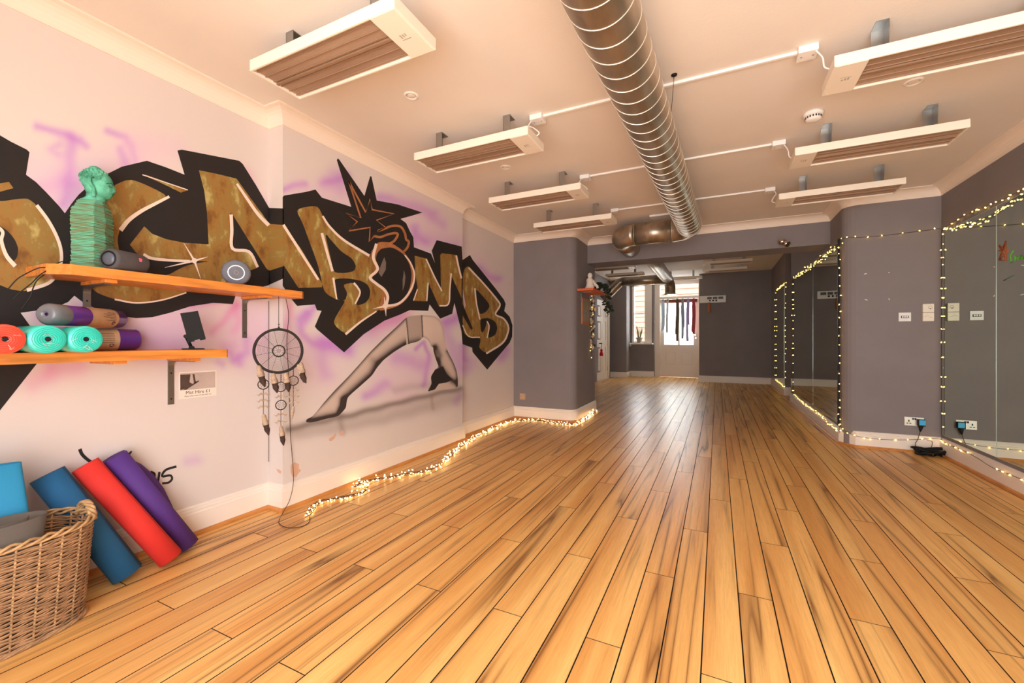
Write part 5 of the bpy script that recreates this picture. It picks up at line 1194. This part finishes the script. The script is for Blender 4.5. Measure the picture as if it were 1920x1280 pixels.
# cable tangle in the corner
tg = thing('cable_tangle', 'black bundle of cable heaped on the floor in the right corner', 'cable', (1.84, 5.38, 0))
for k in range(7):
    mb = MB(); cx, cy = 1.83 + rng.uniform(-.03, .03), 5.37 + rng.uniform(-.03, .02); pts = [(cx + (.055 + .01 * k) * math.cos(a + k) * 1.2, cy + .045 * math.sin(a + k), .012 + .009 * k + .012 * math.sin(2 * a + k)) for a in np.linspace(0, 6.1, 26)]
    mb.tube(pts, .0085, 6); mb.build('cable_loop', 'black_plastic', tg)
mb = MB(); mb.rbox(1.72, 1.84, 5.36, 5.40, .001, .03, .006); mb.build('adaptor_block', 'black_plastic', tg)
mb = MB(); mb.tube(catmull([(1.84, 5.39, .07), onY(1748, 828, YPR - .04), onY(1738, 825, YPR - .03)], 6), .0024, 5); mb.build('cord', 'wire_black', tg)
c = onY(980, 743, YP); t = thing('blank_plate', 'small square steel plate low on the left grey pier', 'socket plate', (c.x, YP, c.z)); mb = MB(); mb.rbox(c.x - .043, c.x + .043, YP - .006, YP, c.z - .043, c.z + .043, .002); mb.build('plate', 'kraft', t)
for q in (-.03, .03): 
    mb = MB(); mb.cyl((c.x + q, YP - .007, c.z), (c.x + q, YP - .0055, c.z), .004, 8); mb.build('screw', 'steel', t)
for i, ((u, v), lab) in enumerate((((1623, 513), 'white paint chip upper left on the right pier'), ((1667, 511), 'white paint chip upper right on the right pier'), ((1624, 562), 'white paint chip lower left on the right pier'), ((1667, 561), 'white paint chip lower right on the right pier'))):
    c = on_pier(u, v); w = [.016, .007, .014, .01][i]; mb = MB(); poly = [(w * (.6 + .5 * math.sin(k * 2.3 + i)) * math.cos(k), .010 * (.7 + .4 * math.cos(k * 1.7 + i)) * math.sin(k)) for k in [2 * PI * q / 9 for q in range(9)]]
    n = len(poly); mb.add([(c.x + a, YPR - .0006, c.z + b) for a, b in poly], [tuple(range(n))]); tag(mb.build('paint_chip', 'wall_chip'), lab, 'paint chip', 'chips on the right pier')

# ------------------------------------------------------------------ back room: door, window, garland shelf
YD = 13.47
def P(u, v, y=YD): return onY(u, v, y)
dfr = tag(thing('door_1', 'white back door with two tall panes, lower panels and a glazed transom', 'door', (-1.03, YD, 0)), 'white back door with two tall panes, lower panels and a glazed transom', 'door', kind='structure')
xl, xr = P(1238, 640).x, P(1309.5, 640).x; zt = P(1270, 560.5).z; zth = P(1270, 524).z
mb = MB(); mb.box(P(1228, 640).x, xl - .004, YD - .05, YD + .08, 0, zth); mb.box(xr + .004, -.438, YD - .05, YD + .08, 0, zth); mb.box(xl - .004, xr + .004, YD - .05, YD + .08, P(1270, 534).z, zth); mb.box(xl - .004, xr + .004, YD - .05, YD + .08, zt + .006, P(1270, 555.5).z); mb.build('door_frame', 'door_paint', dfr)
mb = MB(); mb.box(xl, xr, YD + .03, YD + .036, P(1270, 555).z, P(1270, 534).z); mb.build('transom_pane', 'glass', dfr)
gx = [P(u, 600).x for u in (1245.5, 1271.5, 1274.5, 1300.5)]; gz0, gz1 = P(1270, 646).z, P(1270, 568).z
leaf = MB(); y0, y1 = YD + .0, YD + .045
leaf.box(xl, gx[0], y0, y1, .012, zt); leaf.box(gx[3], xr, y0, y1, .012, zt); leaf.box(gx[1], gx[2], y0, y1, gz0, gz1); leaf.box(gx[0], gx[3], y0, y1, gz1, zt); leaf.box(gx[0], gx[3], y0 + .03, y1, .012, gz0)
pz0, pz1 = P(1270, 686).z, P(1270, 658).z; px = [P(u, 670).x for u in (1247, 1268, 1277, 1300)]
leaf.box(gx[0], gx[3], y0, y0 + .031, .012, pz0); leaf.box(gx[0], gx[3], y0, y0 + .031, pz1, gz0); leaf.box(gx[0], px[0], y0, y0 + .031, pz0, pz1); leaf.box(px[1], px[2], y0, y0 + .031, pz0, pz1); leaf.box(px[3], gx[3], y0, y0 + .031, pz0, pz1)
lf = leaf.build('door_leaf', 'door_paint', dfr)
for k in (0, 2):
    mb = MB(); mb.box(gx[k], gx[k + 1], y0 + .02, y0 + .026, gz0, gz1); mb.build('pane', 'frosted', lf)
    mb = MB(); mb.rbox(px[k] + .025, px[k + 1] - .025, y0 + .012, y0 + .031, pz0 + .04, pz1 - .04, .01); mb.build('raised_panel', 'door_paint', lf)
c = P(1304.5, 628); mb = MB(); mb.lathe([(.03, 0), (.03, -.008), (.012, -.014), (.012, -.03), (.03, -.045), (.03, -.06), (.012, -.07)], 20, axis=(0, 1, 0), org=(c.x, y0, c.z)); mb.build('knob', 'chrome', lf)
mb = MB(); mb.cyl((c.x, y0 - .01, c.z - .09), (c.x, y0, c.z - .09), .022, 16); mb.build('lock_plate', 'chrome', lf)
# strap rail across the door
rail = thing('strap_rail', 'dark wooden peg rail across the back door glass', 'rail', (-1.0, YD, P(1270, 565).z))
ra, rb = P(1241, 566, YD - .02), P(1307, 561, YD - .02); zc = (P(1240, 564).z + P(1307, 563).z) / 2
mb = MB(); mb.rbox(ra.x, rb.x, YD - .03, YD - .002, zc - .055, zc + .045, .004); mb.build('board', 'rail_wood', rail)
SX = [(1243.5, 'strap_blue', 620, 617, 'pale blue yoga strap at the left end of the door rail'), (1252, 'strap_grey', 624, 560, 'light grey yoga strap second from the left on the door rail'), (1270, 'strap_brown', 627, 640, 'dark brown yoga strap in the middle of the door rail'), (1280, 'strap_slate', 635, 614, 'slate yoga strap right of the brown one on the door rail'), (1290, 'strap_lilac', 640, 609, 'lilac yoga strap near the right end of the door rail'), (1300.5, 'strap_maroon', 622, 626, 'maroon yoga strap at the right end of the door rail')]
for u, m_, va, vb, lab in SX:
    x = P(u, 600, YD - .06).x; za = P(u, va, YD - .06).z; zb2 = P(u, vb, YD - .06).z
    t = thing('yoga_strap', lab, 'strap', (x, YD - .06, za), 'straps on the back door')
    mb = MB(); mb.cyl((x, YD - .03, zc), (x, YD - .1, zc + .02), .012, 12); mb.build('peg', 'rail_wood', rail)
    for s_, zend, o_ in ((-1, za, -.062), (1, zb2, -.085)):
        mb = MB(); vs = []; fs = []
        zs_ = np.linspace(zc + .032, zend, 10)
        for i, z in enumerate(zs_):
            sway = .02 * math.sin(i * .5 + u) * i / 10; xx = x + s_ * .014 * min(1, i / 2) + sway
            for dx_, dy_ in ((-.034, 0), (.034, 0), (.034, .006), (-.034, .006)): vs.append((xx + dx_, YD + o_ + dy_ + (.0 if i else .01), z))
        for i in range(9):
            for k in range(4): fs.append((4 * i + k, 4 * i + (k + 1) % 4, 4 * i + 4 + (k + 1) % 4, 4 * i + 4 + k))
        fs += [(0, 3, 2, 1), (36, 37, 38, 39)]
        mb.add(vs, fs); mb.build('webbing', m_, t)
    mb = MB(); mb.tube([(x - .026, YD - .068, zc + .034), (x - .01, YD - .07, zc + .042), (x + .01, YD - .08, zc + .042), (x + .026, YD - .085, zc + .034)], .012, 6); mb.build('fold', m_, t)
# window
YWn = 13.3
wn = tag(thing('window_1', 'narrow white sash window left of the back door', 'window', ((WX0 + WX1) / 2, YWn, WZ0)), 'narrow white sash window left of the back door', 'window', kind='structure')
def Wp(u, v): return onY(u, v, YWn)
mb = MB(); mb.box(WX0 - .0, WX0 + .06, YWn - .03, YWn + .12, WZ0, WZ1); mb.box(WX1 - .06, WX1, YWn - .03, YWn + .12, WZ0, WZ1); mb.box(WX0, WX1, YWn - .03, YWn + .12, WZ1 - .06, WZ1); mb.box(WX0, WX1, YWn, YWn + .12, WZ0, WZ0 + .05); mb.build('sash_frame', 'door_paint', wn)
mb = MB(); mb.box(WX1, Wp(1222, 600).x, YWn - .035, YWn, WZ0 - .02, WZ1 + .04); mb.build('architrave', 'door_paint', wn)
zm = Wp(1198, 588).z; mb = MB(); mb.box(WX0 + .06, WX1 - .06, YWn + .02, YWn + .06, zm - .02, zm + .02); mb.build('meeting_rail', 'door_paint', wn)
zb_ = Wp(1198, 614).z; mb = MB(); mb.box(WX0 + .06, WX1 - .06, YWn + .04, YWn + .055, zb_ - .006, zb_ + .006); mb.build('glazing_bar', 'door_paint', wn)
for a, b in ((WZ0 + .05, zb_ - .006), (zb_ + .006, zm - .02), (zm + .02, WZ1 - .06)):
    mb = MB(); mb.box(WX0 + .06, WX1 - .06, YWn + .045, YWn + .05, a, b); mb.build('pane', 'glass', wn)
sl0, sl1 = Wp(1180, 643).x, Wp(1225, 643).x; mb = MB(); mb.rbox(sl0, sl1, YWn - .18, YWn + .02, WZ0 - .055, WZ0 - .012, .005); mb.build('window_sill', 'white_gloss', wn)
mb = MB(); mb.rbox(sl0 + .02, sl0 + .07, YWn - .15, YWn - .02, WZ0 - .115, WZ0 - .055, .004); mb.build('sill_bracket', 'white_gloss', wn)
# potted plant on the sill
pc_ = onY(1198.5, 640, YWn - .1); zs0 = WZ0 - .012
pt_ = thing('potted_plant', 'spiky green plant in a pale pot on the window sill', 'plant', (pc_.x, pc_.y, zs0))
mb = MB(); mb.lathe([(.06, 0), (.085, .13), (.098, .13), (.1, .165), (.085, .165), (.08, .15)], 24, org=(pc_.x, pc_.y, zs0)); mb.build('pot', 'pot', pt_)
mb = MB(); mb.lathe([(.083, .148), (.04, .155), (.003, .157)], 20, org=(pc_.x, pc_.y, zs0)); mb.build('soil', 'soil', pt_)
for k in range(30):
    a = rng.uniform(0, 2 * PI); l_ = rng.uniform(.2, .42); s_ = rng.uniform(.02, .5); b0 = Vector((pc_.x + .04 * math.cos(a), pc_.y + .04 * math.sin(a), zs0 + .15)); tip = b0 + Vector((math.cos(a) * s_ * l_ * .7, math.sin(a) * s_ * l_ * .7 , l_))
    mb = MB(); mb.tube([b0, (b0 + tip) / 2 + Vector((0, 0, .03)), tip], [.004, .005, .001], 4); mb.build('leaf', 'leaf_green', pt_)
# panelled door on the left, standing ajar
fe = onZ(1116, 719, 0); he = onZ(1139, 709.5, 0)
fe = Vector((fe.x / fe.y * 10.95, 10.95, 0)); he = Vector((he.x / he.y * 12.1, 12.1, 0)); dv = (he - fe); wdt = dv.length; dv.normalize(); nv = Vector((dv.y, -dv.x, 0))
ZDT = 2.20
d2_ = tag(thing('door_2', 'white panelled door standing ajar behind the left pier', 'door', tuple(fe)), 'white panelled door standing ajar behind the left pier', 'door', kind='structure')
def pan(mb, t0, t1, z0, z1, o0, o1): 
    c_ = fe + dv * (t0 + t1) / 2 * wdt + nv * (o0 + o1) / 2 + Vector((0, 0, (z0 + z1) / 2)); mb.obox(c_, dv, nv, (0, 0, 1), (t1 - t0) / 2 * wdt, (o1 - o0) / 2, (z1 - z0) / 2)
mb = MB(); pan(mb, 0, 1, .01, ZDT, -.04, -.014)
for t0, t1 in ((0, .14), (.45, .55), (.86, 1)): pan(mb, t0, t1, .01, ZDT, -.016, 0)
for z0, z1 in ((.01, .24), (.92, 1.12), (1.62, 1.74), (2.05, ZDT)): pan(mb, .14, .86, z0, z1, -.016, -.0005)
l2 = mb.build('door_leaf', 'door_paint', d2_)
for t0, t1 in ((.17, .42), (.58, .83)):
    for z0, z1 in ((.28, .88), (1.16, 1.58), (1.78, 2.01)):
        mb = MB(); pan(mb, t0, t1, z0, z1, -.016, -.006); mb.build('raised_panel', 'door_paint', l2)
for z in (.3, 1.85): 
    mb = MB(); c_ = fe + dv * (wdt + .01) + Vector((0, 0, z)); mb.cyl(c_ - Vector((0, 0, .06)), c_ + Vector((0, 0, .06)), .012, 8); mb.build('hinge', 'steel', l2)
hp_ = fe + dv * wdt * .30 + nv * .02 + Vector((0, 0, 1.02)); mb = MB(); mb.tube([hp_ - nv * .02, hp_ + nv * .03, hp_ + nv * .03 + dv * .1], .012, 10); mb.build('handle', 'dark_metal', l2)
mb = MB(); mb.box(-2.88, -2.81, he.y + .02, he.y + .16, 0, 2.32); mb.build('door_post', 'door_paint', d2_)
tp = hp_ + nv * .045; tas = thing('tassel', 'red tassel hanging on a cord from the panelled door handle', 'tassel', (tp.x, tp.y, .55))
mb = MB(); mb.tube([tp + Vector((0, 0, .02)), tp + Vector((0, 0, -.16))], .006, 6); mb.build('cord', 'leaf_dark', tas)
mb = MB(); mb.sphere(tp + Vector((0, 0, -.19)), .035, 12, 8, (1, 1, 1.2)); mb.build('bead', 'tassel_red', tas)
mb = MB(); mb.lathe([(.02, -.21), (.045, -.26), (.05, -.31), (.04, -.34)], 14, org=tp); mb.build('skirt', 'tassel_red', tas)
# board on the end wall
pA, pB = onY(1312, 556, 12.35), onY(1361, 568, 12.35); wb = thing('wall_board', 'cream slotted wall unit with dark openings on the end wall', 'wall unit', ((pA.x + pB.x) / 2, 12.35, pB.z))
XA, XBb, ZA, ZB2 = pA.x, pB.x, onY(1336, 567.5, 12.35).z, onY(1336, 554.5, 12.35).z
mb = MB(); mb.rbox(XA, XBb, 12.30, 12.35, ZA, ZB2, .005); mb.build('panel', 'white_gloss', wb)
for u0, u1 in ((1326, 1334.5), (1336.5, 1345), (1347, 1356)):
    a_, b_ = onY(u0, 560, 12.3).x, onY(u1, 560, 12.3).x; mb = MB(); mb.box(a_, b_, 12.294, 12.301, ZA + .09, ZB2 - .03); mb.build('opening', 'dim_pane', wb)
for u0 in (1331, 1337, 1343):
    a_ = onY(u0, 563, 12.3).x; mb = MB(); mb.sphere((a_, 12.288, ZA + .055), .022, 10, 7); mb.build('knob', 'dark_metal', wb)
c = onY(1329.5, 569, 12.31); mb = MB(); mb.tube([(c.x, 12.31, ZA + .01), (c.x, 12.31, ZA - .1), (c.x, 12.31, ZA - .24), (c.x, 12.31, ZA - .26)], [.03, .04, .042, .02], 12); tag(mb.build('wooden_handle', 'handle_wood'), 'rounded wooden handle hanging below the cream wall unit', 'handle')
# little corner shelf on the left pier, with figurine, ivy, garland and picture
ZSH = 1.775; fs_ = thing('corner_shelf', 'small orange shelf on the side of the left pier', 'shelf', (XP, 5.95, ZSH))
mb = MB(); mb.rbox(XP + .001, -1.495, 5.57, 6.37, ZSH, ZSH + .03, .003); mb.build('shelf_board', 'orange_wood', fs_)
for y in (5.75, 6.2): 
    mb = MB(); mb.box(XP + .001, XP + .012, y - .012, y + .012, ZSH - .12, ZSH); mb.box(XP + .001, XP + .16, y - .012, y + .012, ZSH - .008, ZSH); mb.build('bracket', 'bracket_steel', fs_)
fc = Vector((-1.585, 5.72, ZSH + .03)); fg = thing('figurine', 'white seated plaster figurine on the small corner shelf', 'figurine', tuple(fc))
mb = MB(); mb.lathe([(.062, 0), (.066, .02), (.05, .05), (.044, .09), (.05, .13), (.03, .155), (.014, .165)], 18, org=fc); mb.sphere(fc + Vector((.004, 0, .19)), .034, 14, 10, (1, .95, 1.15)); mb.tube([fc + Vector((.045, .0, .12)), fc + Vector((.07, 0, .075)), fc + Vector((.1, 0, .045)), fc + Vector((.11, 0, .01))], [.018, .017, .016, .018], 8); mb.tube([fc + Vector((-.02, .05, .12)), fc + Vector((.02, .07, .07)), fc + Vector((.07, .05, .05))], [.018, .016, .012], 8); mb.build('figure', 'plaster_white', fg, kind='stuff')
iv = thing('trailing_ivy', 'dark ivy trailing off the end of the small corner shelf', 'plant', (-1.56, 6.15, ZSH + .03))
mb = MB(); mb.lathe([(.04, 0), (.055, .08), (.06, .08), (.05, .07)], 18, org=(-1.58, 6.1, ZSH + .03)); mb.build('pot', 'soil', iv)
for k in range(5):
    st_ = [(-1.58, 6.1, ZSH + .1), (-1.53 + .02 * k, 6.1 + .05 * k, ZSH + .17 - .02 * k), (-1.47, 6.12 + .06 * k, ZSH + .08), (-1.465, 6.14 + .06 * k, ZSH - .1), (-1.46, 6.15 + .06 * k, ZSH - .2 - .05 * (k % 3))]
    pp = catmull(st_, 6); mb = MB(); mb.tube(pp, .004, 5); mb.build('stem', 'leaf_dark', iv)
    for j in range(2, len(pp), 2):
        a = rng.uniform(0, 6.28); c_ = pp[j]; w = rng.uniform(.022, .036); u_ = Vector((math.cos(a), math.sin(a), rng.uniform(-.6, .2))).normalized(); v_ = u_.orthogonal().normalized(); nn = u_.cross(v_) * .003
        q = [c_, c_ + u_ * w + v_ * w, c_ + u_ * w * 2.2, c_ + u_ * w - v_ * w]; mb = MB(); mb.add([x + nn for x in q] + [x - nn for x in q], [(0, 1, 2, 3), (7, 6, 5, 4), (0, 4, 5, 1), (1, 5, 6, 2), (2, 6, 7, 3), (3, 7, 4, 0)]); mb.build('leaf', 'leaf_dark', iv)
pcx = thing('framed_picture', 'small framed colourful picture on the side of the left pier', 'picture', (XP, 5.93, 1.34))
mb = MB(); mb.rbox(XP, XP + .018, 5.76, 6.1, 1.33, 1.70, .003); mb.build('frame', 'frame_orange', pcx); mb = MB(); mb.box(XP + .018, XP + .020, 5.78, 6.08, 1.37, 1.68); mb.build('print', 'picture_print', pcx)
gl = thing('shell_garland', 'hanging garland of shells and tiny lights below the corner shelf', 'garland', (-1.68, 6.25, .9))
gx0 = onY(1109, 590, 6.25).x
gpts = [(gx0 + .008 * math.sin(k), 6.25 + .03 * math.cos(1.7 * k), ZSH - .01 - .09 * k) for k in range(11)]
mb = MB(); mb.tube(catmull(gpts, 5), .004, 5); mb.build('string', 'wire_brown', gl)
for k in range(30):
    z = ZSH - .05 - .026 * k; c_ = Vector((gx0 + abs(rng.normal()) * .018, 6.25 + rng.normal() * .04, z)); mb = MB(); mb.sphere(c_, rng.uniform(.012, .024), 8, 6, (1, .6, 1.3)); mb.build('shell', ['shell', 'feather_pale', 'kraft', 'leaf_dark'][k % 4], gl)
mb = MB(); bulbs_on(mb, [Vector(p) for p in gpts], .05, .02, .005); mb.build('lamps', 'bulb_lit_right', gl, kind='stuff')

# ------------------------------------------------------------------ outside the back door
mb = MB(); mb.box(-6, 3, 13.9, 18, -.12, -.02); tag(mb.build('yard_ground', 'outdoor_ground'), 'pale yard ground outside the back door', 'ground', kind='structure')
ex = thing('neighbour_wall', 'pale weatherboarded wall outside the narrow window', 'building', (-2.5, 16.6, 0))
for k in range(16):
    mb = MB(); z = .0 + k * .2; mb.add([(-5.5, 16.6, z), (1.5, 16.6, z), (1.5, 16.62, z + .2), (-5.5, 16.62, z + .2), (-5.5, 16.7, z), (1.5, 16.7, z), (1.5, 16.7, z + .2), (-5.5, 16.7, z + .2)], [(0, 1, 2, 3), (0, 4, 5, 1), (4, 7, 6, 5), (3, 2, 6, 7), (0, 3, 7, 4), (1, 5, 6, 2)]); mb.build('weatherboard', 'weatherboard', ex)
# shop-front frame behind the viewer
sf = tag(thing('window_2', 'wide shop-front glazing behind the viewer', 'window', (-.35, BACK, .36)), 'wide shop-front glazing behind the viewer', 'window', kind='structure')
for x in (-1.35, -.35, .66, 1.67):
    mb = MB(); mb.box(x, x + .05, BACK - .09, BACK - .01, .15, 2.46); mb.build('mullion', 'white_gloss', sf)
